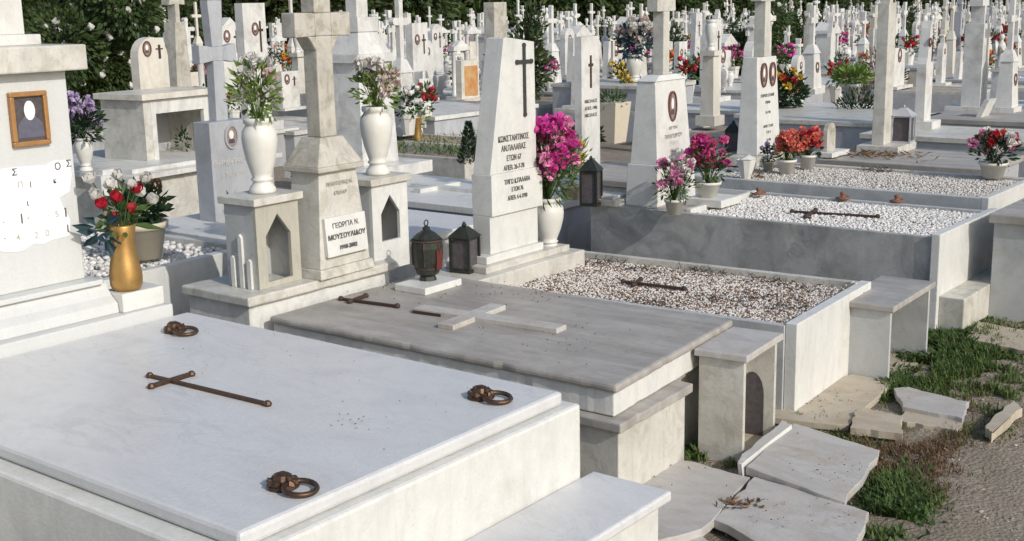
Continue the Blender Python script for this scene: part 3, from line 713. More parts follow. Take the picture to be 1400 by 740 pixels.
o=C.objects['flower_plinth']; tag(o,'white stone slab carrying the crimson flower pot at the portrait headstone','stone slab')
potted('flower_pot',(-3.86,6.60,.549),'white pot of pale pink flowers at the corner of the white gravel grave','whitepot',.065,.095,
       dict(h=.27,rad=.13,mats=['pink','pink','whitep'],nb=34,br=.028,leafm='green',nl=160,ll=.05,lw=.018))
potted('flower_pot',(-3.86,7.03,.60),'white pot of crimson-magenta flowers on a stone slab, right of the pale pink pot','whitepot',.085,.10,
       dict(h=.30,rad=.14,mats=['magenta','magenta','fuchsia'],nb=44,br=.03,leafm='green',nl=200,ll=.05,lw=.02))
lantern_square((-4.5,6.62,.549),'tall dark lantern with yellow flowers behind it, left of the portrait headstone',.12,.30,R(15))
potted('flower_pot',(-4.75,6.75,.549),'low pot of dry yellow flowers behind the tall dark lantern','creampot',.08,.10,
       dict(h=.36,rad=.15,mats=['yellow'],nb=16,br=.02,leafm='ltgreen',nl=260,ll=.06,lw=.012))

#=================================================================== big tomb cut by right edge
t=thing('cut_marble_tomb',(-2.10,7.13,0),'tall grey marble tomb block cut off by the right edge of the picture','tomb',R(0))
MB().box(.02,1.25,.02,1.0,.0,.575).build('body','grey',t,bevel=.004)
MB().box(-.005,1.3,-.01,1.03,.575,.63).build('lid','greyslab',t,bevel=.008)
MB().box(.12,1.2,.5,.9,.63,.69).build('lid_block','white',t,bevel=.006)
#=================================================================== G5
t=thing('gravel_grave',(-3.42,8.52,0),'wide grave of fine pale gravel behind the white gravel grave, flower bowl at its foot','grave bed')
MB().box(-1.25,1.0,-.52,-.47,.0,.575).build('side_panel','grey',t,bevel=.004)
MB().box(-1.25,1.0,.5,.55,.0,.575).build('side_panel','old',t,bevel=.004)
MB().box(1.001,1.05,-.52,.55,.0,.58).build('foot_panel','white',t,bevel=.004)
MB().box(-1.25,1.0,-.469,.499,.0,.548).build('bed_fill','gsoil',t)
gravel('gravel',-1.0,.99,-.46,.49,.553,8000,.0085,'ggravel',t,mound=.015)
m=MB(); 
for k in range(90):
    q=at(rng.uniform(1175,1215),rng.uniform(230,236),.57); m.leaf((q.x+3.42,q.y-8.52,.57),(rng.uniform(-1,1),rng.uniform(-1,1),.2),.05,.006)
m.build('dead_plants','iron',t,kind='stuff')
t=thing('twin_portrait_headstone',(-4.55,9.10,.56),'tall white headstone with two oval portraits side by side and a cross out of frame','headstone',R(2))
MB().box(-.2,.16,-.36,.34,0,.075).build('base','old',t,bevel=.004)
MB().tap(-.08,.10,-.22,.225,.075,-.06,.06,-.175,.19,.84).build('die','white',t,bevel=.004)
m=MB(); cross(m,-.04,.055,.02,.84,.62,.26,.10,.78); m.build('cross','old',t,bevel=.004)
for yy in (-.075,.09):
    f=oval_portrait(t,.068,yy,.70,.042,.085); f.location.x=.004
for ln,sz,z_,dx in (('ΓΕΩΡΓΙΟΣ Κ.ΤΣΑΛΗΣ',.032,.535,.006),('ΕΤΩΝ 68',.028,.48,.009),('18-5-1985',.03,.40,.012),('ΜΑΡΙΑ Γ.ΤΣΑΛΗ',.03,.29,.018),('ΕΤΩΝ 75',.028,.24,.020),('2-6-1996',.028,.18,.024)):
    o=text(ln,sz,'ink',t,.071,.0,z_,squeeze=.8); o.location.x=dx
lantern_square(tuple(at(1002,212,.60)),'dark square lantern standing left of the twin-portrait headstone',.12,.26,R(20))
b=MB().box(-.14,.14,-.20,.2,0,.045).build('stone_ledge','old',loc=(at(1000,213,.56).x,at(1000,213,.56).y,.555)); tag(b,'low pale ledge under the square lantern left of the twin portraits','stone slab')
q=at(1020,245,.56)
t=thing('paper_wrapped_bouquet',(q.x,q.y,.555),'crumpled white paper wrapper standing before the twin-portrait headstone','wrapper')
MB().lathe([(.02,0),(.03,0),(.05,.06),(.075,.15),(.068,.15),(.045,.06)],seg=9).blob((.0,.02,.15),(.06,.05,.03),.35).build('paper','whitepot',t)
m=MB(); leaves(m,40,(.02,.04,.03),(.06,.07,.03),.05,.012); m.build('dry_stems','dry',t)
potted('flower_pot',tuple(at(1075,238,.565)),'white pot of coral flowers, left of the pair by the small arched stone','whitepot',.075,.11,
       dict(h=.20,rad=.11,mats=['coral'],nb=34,br=.03,leafm='green',nl=120,ll=.045,lw=.02),group=None)
potted('flower_pot',tuple(at(1104,231,.565)),'white pot of coral flowers, right of the pair, next to the small arched stone','whitepot',.07,.11,
       dict(h=.19,rad=.11,mats=['coral','coral','red'],nb=30,br=.03,leafm='dkgreen',nl=120,ll=.045,lw=.02))
potted('flower_pot',tuple(at(1050,233,.565)),'small pale cup of withered dark flowers at the foot of the twin-portrait headstone','creampot',.05,.07,
       dict(h=.14,rad=.08,mats=['lilac'],nb=8,br=.02,leafm='dkgreen',nl=90,ll=.04,lw=.015))
q=at(1133,211,.57)
t=thing('arched_marker',(q.x,q.y,.56),'small round-topped beige stone on a low white base behind the coral flowers','grave marker')
pts=[(-.085,.04),(.085,.04)]+[(.085*math.cos(a),.19+.085*math.sin(a)) for a in [PI*k/10 for k in range(11)]]
MB().pyz(pts,-.02,.02).build('stone','beige',t,bevel=.003)
MB().box(-.08,.10,-.16,.2,0,.04).build('base','white',t,bevel=.003)
q=at(1075,165,.45)
potted('flower_pot',(q.x,q.y,.45),'dark pot with yellow and crimson blooms right behind the twin-portrait headstone','dark',.12,.18,
       dict(h=.42,rad=.22,mats=['yellow','red','yellow','orange'],nb=18,br=.045,leafm='dkgreen',nl=300,ll=.10,lw=.05))
potted('flower_bowl',tuple(at(1357,243,.575)),'white bowl of mixed red, pink and white flowers at the right-hand grave foot','whitepot',.10,.11,
       dict(h=.22,rad=.17,mats=['whitep','red','pink','whitep','coral'],nb=30,br=.033,leafm='dkgreen',nl=220,ll=.06,lw=.02),cat='flower bowl')

#=================================================================== G6.. row A beyond
def bed(loc,label,L,W,h,mat,top,rot=0,group=None,name='grave_bed',cross_=False,fill=None):
    """x=0 at the head end, runs to x=L"""
    t=thing(name,loc,label,'grave bed',rot,group)
    MB().box(0,L,-W/2,W/2,0,h-.05).build('body',mat,t,bevel=.004)
    if fill:
        m=MB(); m.box(0,L,-W/2,-W/2+.06,h-.05,h); m.box(0,L,W/2-.06,W/2,h-.05,h); m.box(L-.06,L,-W/2+.06,W/2-.06,h-.05,h); m.box(0,.06,-W/2+.06,W/2-.06,h-.05,h)
        m.build('rim',top,t,bevel=.003)
        MB().box(.06,L-.06,-W/2+.06,W/2-.06,h-.05,h-.02).build('fill',fill,t)
    else:
        MB().box(-.02,L+.03,-W/2-.02,W/2+.02,h-.05,h).build('lid',top,t,bevel=.005)
    if cross_:
        m=MB(); bar(Vector((L*.25,0)),Vector((L*.75,0)),.07,h,h+.03,m); bar(Vector((L*.38,-W*.22)),Vector((L*.38,W*.22)),.07,h,h+.031,m); m.build('raised_cross',top,t)
    return t
bed((-4.2,10.05,0),'dark weathered slab grave with dry stalks, at the foot of the tall pillar',1.3,1.0,.55,'fargrey','greyslab')
bed((-4.5,11.65,0),'pale slab grave behind the dark weathered slab near the gothic headstone',1.5,1.0,.6,'fargrey','old')
bed((-4.5,13.2,0),'flat grey slab grave cut by the right edge behind the flower bowl',1.9,1.1,.62,'grey','greyslab')
m=MB(); 
for k in range(160):
    m.leaf((-3.9+rng.gauss(0,.25),9.95+rng.gauss(0,.15),.555),(rng.uniform(-1,1),rng.uniform(-1,1),.25),.09,.012)
tag(m.build('dry_stalks','dry'),'heap of dry stalks lying on the dark weathered slab','dry plants',kind='stuff')
t=thing('pillar_headstone',(-4.0,10.33,.55),'tall plain square marble pillar rising out of frame, lantern at its foot','headstone',R(2))
MB().box(-.14,.22,-.2,.28,0,.06).build('base','old',t,bevel=.003)
MB().tap(-.045,.06,-.10,.10,.06,-.04,.055,-.09,.09,1.25).build('pillar','old',t,bevel=.003)
m=MB(); cross(m,-.04,.04,0,1.25,.4,.24,.08,.6); m.build('cross','old',t)
lantern_square((-3.87,10.5,.61),'weathered grey lantern box at the foot of the tall square pillar',.17,.30,R(5),'fargrey')

def stele(loc,label,w,h,th,mat,top='flat',rot=0,port=True,eng=True,group=None,name='stele_headstone',lines=0,crosstop=0,base=True,bud=0,cat='headstone',seed=None):
    t=thing(name,loc,label,cat,rot,group); W=w/2
    zb=0
    if base: MB().box(-th*1.3,th*1.5,-W*1.35,W*1.35,0,h*.07).build('base',mat,t); zb=h*.07
    if top=='flat': P=[(-W,zb),(W,zb),(W*.96,h),(-W*.96,h)]
    elif top=='slant': P=[(-W,zb),(W,zb),(W*.9,h*.93),(-W*.8,h)]
    elif top=='arch': P=[(-W,zb),(W,zb),(W,h-W)]+[(W*math.cos(a),h-W+W*math.sin(a)) for a in [PI*k/10 for k in range(1,10)]]+[(-W,h-W)]
    elif top=='gable': P=[(-W,zb),(W,zb),(W,h*.86),(0,h),(-W,h*.86)]
    elif top=='taper': P=[(-W,zb),(W,zb),(W*.62,h),(-W*.62,h)]
    elif top=='spire': P=[(-W,zb),(W,zb),(W,h*.6),(W*.75,h*.66),(W*.3,h*.93),(0,h),(-W*.3,h*.93),(-W*.75,h*.66),(-W,h*.6)]
    m=MB(); m.pyz(P,-th/2,th/2); m.build('slab',mat,t)
    if port: 
        r_=w*.13; oval_portrait(t,th/2,-w*.2 if (port is True and eng) else 0,h*.8,r_*.85,r_*1.3,face=True)
    if eng:
        m=MB(); yy=w*.22 if port else 0; m.box(th/2-.001,th/2+.006,yy-.012,yy+.012,h*.62,h*.86); m.box(th/2-.001,th/2+.0062,yy-w*.12,yy+w*.12,h*.78,h*.8); m.build('engraved_cross','iron',t)
    if lines:
        for i in range(lines): text(rng.choice(('ΙΩΑΝΝΗΣ Κ.','ΕΛΕΝΗ Δ.','ΕΤΩΝ 72','ΑΠΕΒ. 1988','ΝΙΚΟΛΑΟΣ')),w*.13,'ink',t,th/2+.0015,0,h*.52-i*w*.2)
    if crosstop:
        m=MB(); cross(m,-th*.35,th*.35,0,h,crosstop,crosstop*.62,crosstop*.16,.62,flare=crosstop*.02,bud=bud*crosstop); m.build('cross',mat,t)
    return t
def pedestal_cross(loc,label,w,h,mat,rot=0,bud=.0,port=True,group=None,name='cross_headstone',flare=.02,th=None,parts=True):
    t=thing(name,loc,label,'headstone',rot,group); W=w/2
    m=MB(); m.box(-W*.8,W*.8,-W*1.1,W*1.1,0,h*.06); m.tap(-W*.6,W*.6,-W*.9,W*.9,h*.06,-W*.42,W*.42,-W*.62,W*.62,h*.46); m.tap(-W*.5,W*.5,-W*.7,W*.7,h*.46,-W*.25,W*.25,-W*.3,W*.3,h*.56)
    m.build('pedestal',mat,t)
    m=MB(); cross(m,-W*.17,W*.17,0,h*.56,h*.44,w*.72,w*.2,.62,flare=w*flare,bud=w*bud); m.build('cross',mat,t)
    if port: oval_portrait(t,W*.49,0,h*.3,w*.13,w*.18)
    return t
# explicit mid-ground stones ------------------------------------------
def gp(px,py,z): v=at(px,py,z); return (v.x,v.y,z)
stele((-4.2,11.9,.6),'white gothic headstone ending in a point with a small red portrait, by the tall pillar',.22,1.02,.09,'far','spire',R(3),lines=0)
stele((-4.3,13.75,.6),'thick grey-sided pillar headstone with white front, near the right edge',.24,.95,.20,'far','flat',R(0),port=False,eng=False,crosstop=.35)
pedestal_cross(gp(1375,155,.6),'white pedestal cross leaning at the extreme right edge',.3,1.2,'far',R(2))
t=thing('open_book_marker',gp(1352,162,.6),'white open-book marker propped by the thick grey pillar headstone','grave marker')
MB().tap(-.1,-.05,-.13,.13,0,-.02,.03,-.13,.13,.2).build('pages','far',t)
pedestal_cross(gp(1108,128,.5),'grey-sided cross headstone with two tiny portraits, above the yellow blooms',.36,1.25,'far',R(3))
t=bed(gp(1060,175,.45)[:2]+(0,),'grey-sided raised tomb behind the coral flowers',1.6,1.3,.62,'fargrey','old')
stele(gp(972,140,.5),'plain tall white rectangular headstone with small dark portrait, mid-distance centre right',.36,1.1,.12,'far','flat',R(4))
t=bed((gp(985,145,.5)[0]-.3,gp(985,145,.5)[1],0),'grey raised tomb under the plain tall white rectangular headstone',2.0,1.6,.52,'fargrey','far')
potted('flower_pot',gp(1163,142,.6),'large white pot with a leafy green plant, left of the tall pillar','whitepot',.13,.24,
       dict(h=.22,rad=.22,mats=['ltgreen'],nb=3,br=.03,leafm='ltgreen',nl=380,ll=.10,lw=.03))
bed((gp(1140,160,.55)[0]-.9,gp(1140,160,.55)[1],0),'grey raised tomb carrying the large leafy pot left of the pillar',1.5,1.2,.6,'fargrey','old')
m=MB(); q=gp(1222,150,.0); 
leaves(m,900,(q[0]-.4,q[1]+.3,.5),(.45,.45,.5),.09,.03); tag(m.build('shrub','dry'),'brownish shrub between the tall pillar and the gothic headstone','shrub')
m=MB(); q=gp(1172,215,.0); leaves(m,1100,(q[0]+.05,q[1]-.2,.42),(.28,.3,.42),.07,.02); tag(m.build('shrub','dkgreen'),'narrow dark green shrub against the left side of the tall pillar','shrub')
stele((-6.05,8.85,.42),'white stele with engraved black cross and Greek lines, behind the fuchsia bouquet',.30,1.15,.07,'far','flat',R(2),port=False,lines=3,base=False,eng=True)
bed((-6.25,8.85,0),'plain pale tomb under the stele with the black cross',1.3,1.0,.43,'old','greyslab')
t=thing('planter',gp(836,195,.42),'square cream stone planter right of the black-cross stele','planter')
MB().tap(-.11,.11,-.11,.11,0,-.15,.15,-.15,.15,.42).build('box','creampot',t,bevel=.004)
m=MB(); leaves(m,160,(0,0,.44),(.14,.14,.08),.08,.02); m.build('foliage','green',t)
# purple shade gap: neighbouring tomb between K grave and G4 in row B
bed((-6.9,7.0,0),'pale slab tomb with cross relief, in the second row behind the slanted headstone',1.9,1.05,.48,'fargrey','white',cross_=True,group=None)
bed((-6.95,5.75,0),'white slab tomb in the second row, right behind the dark lanterns',1.9,1.0,.46,'grey','slab')
t=thing('marble_vases',gp(790,300,.30),'white blue-shadowed twin marble vase block between the fuchsia urn and the portrait headstone','vase')
MB().lathe([(.04,0),(.05,.04),(.035,.08),(.07,.22),(.085,.3),(.07,.3)],(0,-.10,0),16).lathe([(.04,0),(.05,.04),(.035,.08),(.07,.22),(.085,.3),(.07,.3)],(0,.12,0),16).build('vase_pair','white',t,smooth=True)
MB().box(-.1,.1,-.25,.27,-.30,0).build('block','grey',t)
q=gp(790,215,.45)
potted('flower_pot',q,'dark pot of small red and white flowers under the black-cross stele','dark',.12,.10,
       dict(h=.25,rad=.25,mats=['red','whitep','whitep'],nb=18,br=.03,leafm='dkgreen',nl=380,ll=.07,lw=.03))
potted('flower_vase',gp(868,112,.75),'white vase of pale and mint-green flowers behind the portrait headstone cross','whitepot',.12,.38,
       dict(h=.5,rad=.26,mats=['whitep','palepink','whitep'],nb=34,br=.06,leafm='bluegreen',nl=320,ll=.10,lw=.05),cat='vase',urn=True)
bed((gp(868,112,.75)[0]-1.0,gp(868,112,.75)[1],0),'pale tomb carrying the vase of mint-green flowers',1.6,1.2,.74,'fargrey','old')
# obelisk monument behind the second urn
t=thing('stepped_monument',(-7.45,7.5,.45),'large bright white stepped monument with square shaft, behind the right-hand urn','headstone',R(3))
MB().box(-.45,.42,-.5,.42,0,.10).build('base','far',t,bevel=.004)
MB().tap(-.2,.2,-.23,.23,.10,-.17,.17,-.2,.2,.95).build('die','far',t,bevel=.004)
MB().box(-.2,.2,-.24,.24,.95,1.02).tap(-.18,.18,-.2,.2,1.02,-.11,.11,-.12,.12,1.20).box(-.12,.12,-.13,.13,1.20,1.32).build('cornice','far',t,bevel=.003)
m=MB(); cross(m,-.06,.06,0,1.32,.9,.4,.14,.65); m.build('cross','far',t,bevel=.003)
b=MB().box(-.3,.45,-.55,.35,0,.36).build('pedestal_block','white',loc=(-6.95,7.65,.0),bevel=.004); tag(b,'white block with scratched ornament at the foot of the stepped monument','stone block')
stele(gp(573,142,.5),'white flat-topped headstone with oval portrait, right of the stepped monument',.36,1.12,.12,'far','flat',R(4))
stele(gp(597,118,.5),'round-topped white headstone with twin dark marks, right of the flat-topped one',.30,1.05,.10,'far','arch',R(4))
t=bed((gp(600,145,.6)[0]-.8,gp(600,145,.6)[1],0),'grey-sided raised tomb right behind the little garden plot',1.6,2.0,.58,'fargrey','far')
stele(gp(640,138,.5),'low white headstone with an orange icon picture, left of the slanted headstone top',.44,.58,.10,'far2','flat',R(4),port=False,eng=False)
o=MB().box(.052,.06,-.16,.16,.08,.5).build('icon_picture',plain('icon_orange',(.45,.18,.05),.5,0,.9,9,(.55,.4,.2)),C.objects[-1] if False else None)
q=gp(640,138,.5); o.location=(q[0],q[1],q[2]); tag(o,'orange and gold icon picture on the low white headstone','icon')
stele(gp(680,150,.5),'tall stained beige slab headstone right behind the slanted headstone top',.30,1.38,.16,'beige','flat',R(4),port=False,eng=False)
# garden plot
q=gp(610,205,.25)
t=bed((q[0]-1.0,q[1],0),'planted plot edged in pale stone, left of the slanted headstone',1.9,1.5,.28,'old','old',fill='soil')
m=MB()
for k in range(1100): 
    m.leaf((q[0]-.1+rng.uniform(-.8,.9),q[1]+rng.uniform(-.65,.65),.25+rng.random()*.08),(rng.uniform(-1,1),rng.uniform(-1,1),1),rng.uniform(.05,.11),.02)
tag(m.build('ground_cover','grass'),'low green plants filling the little plot','plants',kind='stuff')
m=MB(); q2=gp(642,228,.25); 
for k in range(900):
    h_=rng.random(); a=rng.uniform(0,6.28); r_=.12*(1-h_)*rng.random()**.5; m.leaf((q2[0]+r_*math.cos(a),q2[1]+r_*math.sin(a),.27+h_*.42),(math.cos(a),math.sin(a),.8),.05,.012)
tag(m.build('conical_shrub','dkgreen'),'small dark cone-shaped shrub at the right of the little plot','shrub')
q2=gp(571,200,.28)
t=thing('brass_vase',q2,'slim golden cylinder vase in the little garden plot','vase'); MB().lathe([(.05,0),(.052,.03),(.045,.06),(.05,.32),(.058,.34),(.04,.34)],seg=16).build('vase','gold',t,smooth=True)
m=MB(); leaves(m,60,(0,0,.3),(.1,.1,.1),.08,.03); m.build('foliage','ltgreen',t)

# row B near: B1 with big planter, grey cross stone
t=thing('gravel_grave',(-5.95,3.75,0),'second-row grave of white gravel in deep shadow behind the brass vase','grave bed',R(4))
MB().box(.80,.86,-.52,.50,.0,.60).build('foot_panel','white',t,bevel=.004)
MB().box(-1.0,.799,-.52,-.46,.0,.60).build('side_panel','old',t,bevel=.003)
MB().box(-1.0,.799,.44,.50,.0,.60).build('side_panel','old',t,bevel=.003)
MB().box(-1.0,.799,-.459,.439,.0,.555).build('bed_fill','gsoil',t)
gravel('gravel',-.95,.79,-.45,.43,.565,1700,.018,'wgravel',t,mound=.02)
potted('planter',tuple(at(197,352,.6)),'large white planter with a dark leafy plant, behind the brass vase','creampot',.135,.19,
       dict(h=.20,rad=.13,mats=['dry'],nb=4,br=.03,leafm='dkgreen',nl=260,ll=.07,lw=.03),cat='planter')
t=thing('grey_cross_headstone',(-6.25,5.02,.55),'grey marble headstone with oval portrait and plain cross above, behind the left urn','headstone',R(3))
MB().box(-.05,.10,-.17,.17,0,.62).build('slab','fargrey',t,bevel=.004)
oval_portrait(t,.10,-.0,.52,.045,.065,'fargrey')
m=MB(); cross(m,-.035,.035,0,.62,.74,.30,.085,.56,flare=.016); m.build('cross','fargrey',t,bevel=.003)
for i,ln in enumerate(('ΔΗΜΗΤΡΙΟΣ','ΕΤΩΝ 58')): text(ln,.05,'faint',t,.1015,0,.36-i*.08)
t=bed((-6.5,5.0,0),'white slab grave in front of the grey marble headstone',1.3,.95,.55,'white','white')
potted('flower_pot',(-5.62,4.62,.551),'small white pot at the corner left of the box with slit fins','whitepot',.09,.16,
       dict(h=.1,rad=.09,mats=['dry'],nb=2,br=.015,leafm='dkgreen',nl=60,ll=.05,lw=.012))
potted('flower_pot',(-5.9,5.45,.551),'pot of orange-brown dried flowers between the first urn and the weathered cross','dark',.09,.16,
       dict(h=.26,rad=.13,mats=['orange','dry'],nb=18,br=.03,leafm='dkgreen',nl=200,ll=.06,lw=.02))
# shrine and ledges, row C left
t=thing('box_shrine',(-8.95,6.55,.635),'wide open marble box shrine in the third row behind the planter','box shrine',R(6))
W=.40; D=.26; h=.50
MB().box(-D,D,-W,-W+.08,0,h).build('side_wall','old',t,bevel=.003); MB().box(-D,D,W-.08,W,0,h).build('side_wall','old',t,bevel=.003)
MB().box(-D,-D+.02,-W+.08,W-.08,0,h).build('back_panel','fargrey',t)
MB().box(D-.04,D,-W+.08,-W+.13,0,h-.12).box(D-.04,D,W-.13,W-.08,0,h-.12).box(D-.04,D,-W+.08,W-.08,h-.12,h).build('window_frame','far',t)
mp_=MB(); leaves(mp_,60,(.05,W-.2,.10),(.04,.06,.10),.05,.02); mp_.build('dried_flowers','dkgreen',t)
MB().box(-D-.04,D+.04,-W-.04,W+.04,h,h+.05).build('lid','far2',t,bevel=.003)
t=thing('stepped_ledge',(-8.85,6.5,0),'long stepped marble ledge supporting the box shrine','plinth',R(6))
MB().box(-.9,.55,-.85,.75,0,.56).build('body','old',t,bevel=.003); MB().box(-.95,.62,-.9,.8,.56,.60).box(-.9,.5,-.8,.7,.60,.635).build('cap','far',t,bevel=.003)
potted('flower_vase',(-8.5,5.50,.64),'white vase of lilac flowers next to the left headstone','whitepot',.07,.26,
       dict(h=.34,rad=.15,mats=['lilac'],nb=30,br=.04,leafm='dkgreen',nl=260,ll=.08,lw=.03),cat='vase',urn=True)
b=MB().box(-.07,.07,-.09,.09,0,.16).box(-.04,.04,-.05,.05,.16,.20).build('vase_stand','white',loc=(-8.4,5.6,.45)); tag(b,'white block under the lilac vase','stone block')
q=gp(178,122,1.2)
t=stele((-9.3,6.75,1.13),'white round-topped headstone with small portrait and cross, above the box shrine',.34,.50,.10,'far2','arch',R(6))
stele((-9.5,7.2,.9),'narrow stained beige slab beside the round-topped headstone',.20,.85,.14,'beige','taper',R(6),port=False,eng=False,crosstop=.3)
# tall white stele and neighbours, left centre
stele(gp(352,178,.5),'tall clean white rectangular headstone with dark oval portrait, left of the weathered cross',.36,1.42,.12,'far','flat',R(4),port=.0001)
stele(gp(396,150,.5),'small square white headstone with oval portrait close behind the weathered cross shaft',.34,.52,.09,'far','flat',R(4))
bed((gp(385,170,.4)[0]-.8,gp(385,170,.4)[1],0),'grey stepped tomb behind the weathered cross shaft',1.8,1.4,.42,'fargrey','old')
t=thing('aedicule',gp(482,142,.55),'white box-shaped aedicule with dark opening, right of the weathered cross','box shrine',R(4))
m=MB(); m.box(-.25,.25,-.45,-.33,0,.62); m.box(-.25,.25,.33,.45,0,.62); m.box(-.25,-.2,-.33,.33,0,.62); m.build('side_walls','far',t)
MB().box(-.3,.3,-.5,.5,.62,.72).box(-.2,.2,-.3,.3,.72,.85).build('roof','far',t)
stele(gp(318,150,.5),'white double headstone with angel-like cut-out behind the thin grey cross',.42,1.25,.14,'far','gable',R(4))
# low arch behind cross
t=thing('arched_marker',gp(462,205,.45),'low round white headstone seen between the weathered cross and second urn','grave marker',R(3))
pts=[(-.16,0),(.16,0)]+[(.16*math.cos(a),.2+.16*math.sin(a)) for a in [PI*k/10 for k in range(11)]]
MB().pyz(pts,-.03,.03).build('stone','far2',t)
q=gp(470,215,.4); m=MB(); leaves(m,260,(q[0]+.1,q[1],.5),(.13,.15,.2),.07,.02); tag(m.build('dry_bush','dry'),'dry brown bush under the low round headstone','shrub')

#=================================================================== broken paving, front right
def slab(pts,label,mat='paving',th=.03,tilt=(0,0),z=.02,name='paving_slab',group='broken paving slabs beside the path'):
    P=[at(px,py,z+.03) for px,py in pts]; cx_=sum(p.x for p in P)/len(P); cy_=sum(p.y for p in P)/len(P)
    # densify edges for ragged outline
    Q=[]
    for i,p in enumerate(P):
        q=P[(i+1)%len(P)]
        for k in range(7):
            f=k/7; j=.007 if k else 0.01
            Q.append((p.x+(q.x-p.x)*f-cx_+rng.uniform(-j,j),p.y+(q.y-p.y)*f-cy_+rng.uniform(-j,j)))
    a=sum(Q[i][0]*Q[(i+1)%len(Q)][1]-Q[(i+1)%len(Q)][0]*Q[i][1] for i in range(len(Q)))
    if a<0: Q.reverse()
    o=MB().pxy(Q,0,th).build(name,mat,bevel=.003,loc=(cx_,cy_,z)); o.rotation_euler=(tilt[0],tilt[1],0)
    return tag(o,label,'paving slab',group)
slab([(1085,580),(1205,612),(1152,688),(1018,645)],'tilted grey-white slab in the middle, cracked across, nearest the narrow votive box',tilt=(R(-2),R(3)),z=.045,th=.035)
slab([(1010,636),(1014,645),(1083,588),(1072,578)],'narrow white strip of broken marble leaning on the tilted slab','white',th=.05,z=.05,tilt=(0,R(-8)))
slab([(1032,657),(1188,702),(1165,760),(1100,775),(978,712)],'large pale slab at the bottom, right of the step block',tilt=(R(1),R(1)),z=.03,th=.035)
slab([(850,636),(935,628),(1025,652),(962,727),(840,760),(800,700)],'pale slab with reddish edge between step block and grey tomb',z=.035,th=.035,tilt=(R(-1),0))
slab([(905,722),(960,733),(1010,760),(940,790),(880,760)],'small pale slab piece cut by the bottom edge','paving',z=.015)
slab([(1052,545),(1165,512),(1222,520),(1195,548),(1160,582),(1052,570)],'tan paving slab in front of the white foot panel','pavtan',z=.02)
slab([(1168,565),(1180,560),(1235,571),(1232,592),(1164,584)],'small broken tan slab piece beside the clump of weeds','pavtan',z=.03,th=.035,tilt=(R(2),0))
slab([(1222,530),(1240,529),(1322,549),(1318,572),(1236,556)],'long pale kerb piece half sunk in the grass','paving',z=.03,th=.03)
slab([(1236,560),(1318,574),(1310,588),(1230,575)],'tan flat slab below the half sunk kerb piece','pavtan',z=.01)
slab([(1345,585),(1358,596),(1396,560),(1385,550)],'thin tan kerb stone at the edge of the grass, far right','pavtan',z=.03,th=.04)
slab([(1340,440),(1405,452),(1405,480),(1318,462)],'tan slab before the cut grey tomb','pavtan',z=.015)
# grass and weeds
def grass(name,regions,mat,label,hmin,hmax,wid=.006,cat='grass',lean=.5):
    m=MB()
    for (px,py,rx,ry,n) in regions:
        for _ in range(n):
            a=rng.gauss(0,.56); b_=rng.gauss(0,.56); q=at(px+a*rx,py+b_*ry,0)
            if mn.noise((q.x*7,q.y*7,1.5))<-.18: continue
            h_=rng.uniform(hmin,hmax)*(1-.4*min(1,a*a+b_*b_)); an=rng.uniform(0,6.28); l=rng.random()*lean*h_
            dx,dy=math.cos(an)*l,math.sin(an)*l; wx,wy=-math.sin(an)*wid/2,math.cos(an)*wid/2
            z0_=.008; m.add([(q.x-wx,q.y-wy,z0_),(q.x+wx,q.y+wy,z0_),(q.x+dx*.4+wx,q.y+dy*.4+wy,z0_+h_*.6),(q.x+dx*.4-wx,q.y+dy*.4-wy,z0_+h_*.6),(q.x+dx,q.y+dy,z0_+h_*.95)],[(0,1,2,3),(3,2,4)])
    return tag(m.build(name,mat),label,cat,kind='stuff')
grass('grass',[(1320,490,75,40,3600),(1290,520,50,30,1400),(1365,545,25,40,900),(1215,540,24,16,600),(1225,690,40,42,1700),(1200,720,22,25,500),(957,626,13,9,160),(1350,465,60,20,900),(1245,565,10,10,120),(1100,582,60,6,160)],'grass','rough green grass and weeds along the grave feet',.02,.075,lean=1.1)
grass('weeds',[(1310,480,75,42,1900),(1225,700,38,38,900),(1215,535,26,15,500),(1280,500,50,25,600),(957,624,14,8,120)],'green','broad-leaved weeds among the grass',.02,.07,.018,lean=1.6)
grass('dry_grass',[(1300,500,80,50,1600),(1340,470,60,30,700),(1250,620,60,30,1500),(1200,640,30,30,700),(1300,600,50,20,800),(1130,585,70,10,400),(1060,660,12,6,90),(1020,690,16,5,160),(1180,600,30,12,300),(1280,655,40,40,700),(1350,540,40,60,500)],'dry','dry brown grass and stalks at the edge of the path',.01,.05,.004,lean=1.5)
gravel('path_pebbles',-2.0,1.2,2.5,7.0,.012,5200,.006,'pathgravel',None)
tag(C.objects['path_pebbles'],'small stones scattered over the dirt path','pebbles')
def litter(name,regions,label,mat='dry'):
    m=MB()
    for (px,py,rx,ry,z,n,sz) in regions:
        for _ in range(n):
            q=at(px+rng.gauss(0,rx),py+rng.gauss(0,ry),z)
            if rng.random()<.6: m.leaf(q,(rng.uniform(-1,1),rng.uniform(-1,1),rng.uniform(0,.3)),sz*rng.uniform(.5,1.4),sz*.4)
            else: m.blob((q.x,q.y,q.z),sz*.18,.3)
    return tag(m.build(name,mat),label,'litter',kind='stuff')
litter('slab_litter',[(475,572,14,8,.655,14,.010),(300,480,120,25,.655,30,.007),(560,560,60,30,.655,20,.007),(520,395,50,8,.505,60,.016),(700,400,60,8,.505,50,.014),(760,470,60,15,.505,30,.012),(900,640,40,20,.075,40,.014),(1080,700,50,15,.075,30,.014),(1130,640,30,20,.09,24,.014),(1120,545,30,10,.055,40,.014),(1150,300,90,8,.56,14,.010),(1220,240,90,6,.585,50,.014),(780,375,60,6,.43,60,.012),(1090,385,50,8,.455,50,.012)],'tiny leaf scraps and grit lying on the slabs')
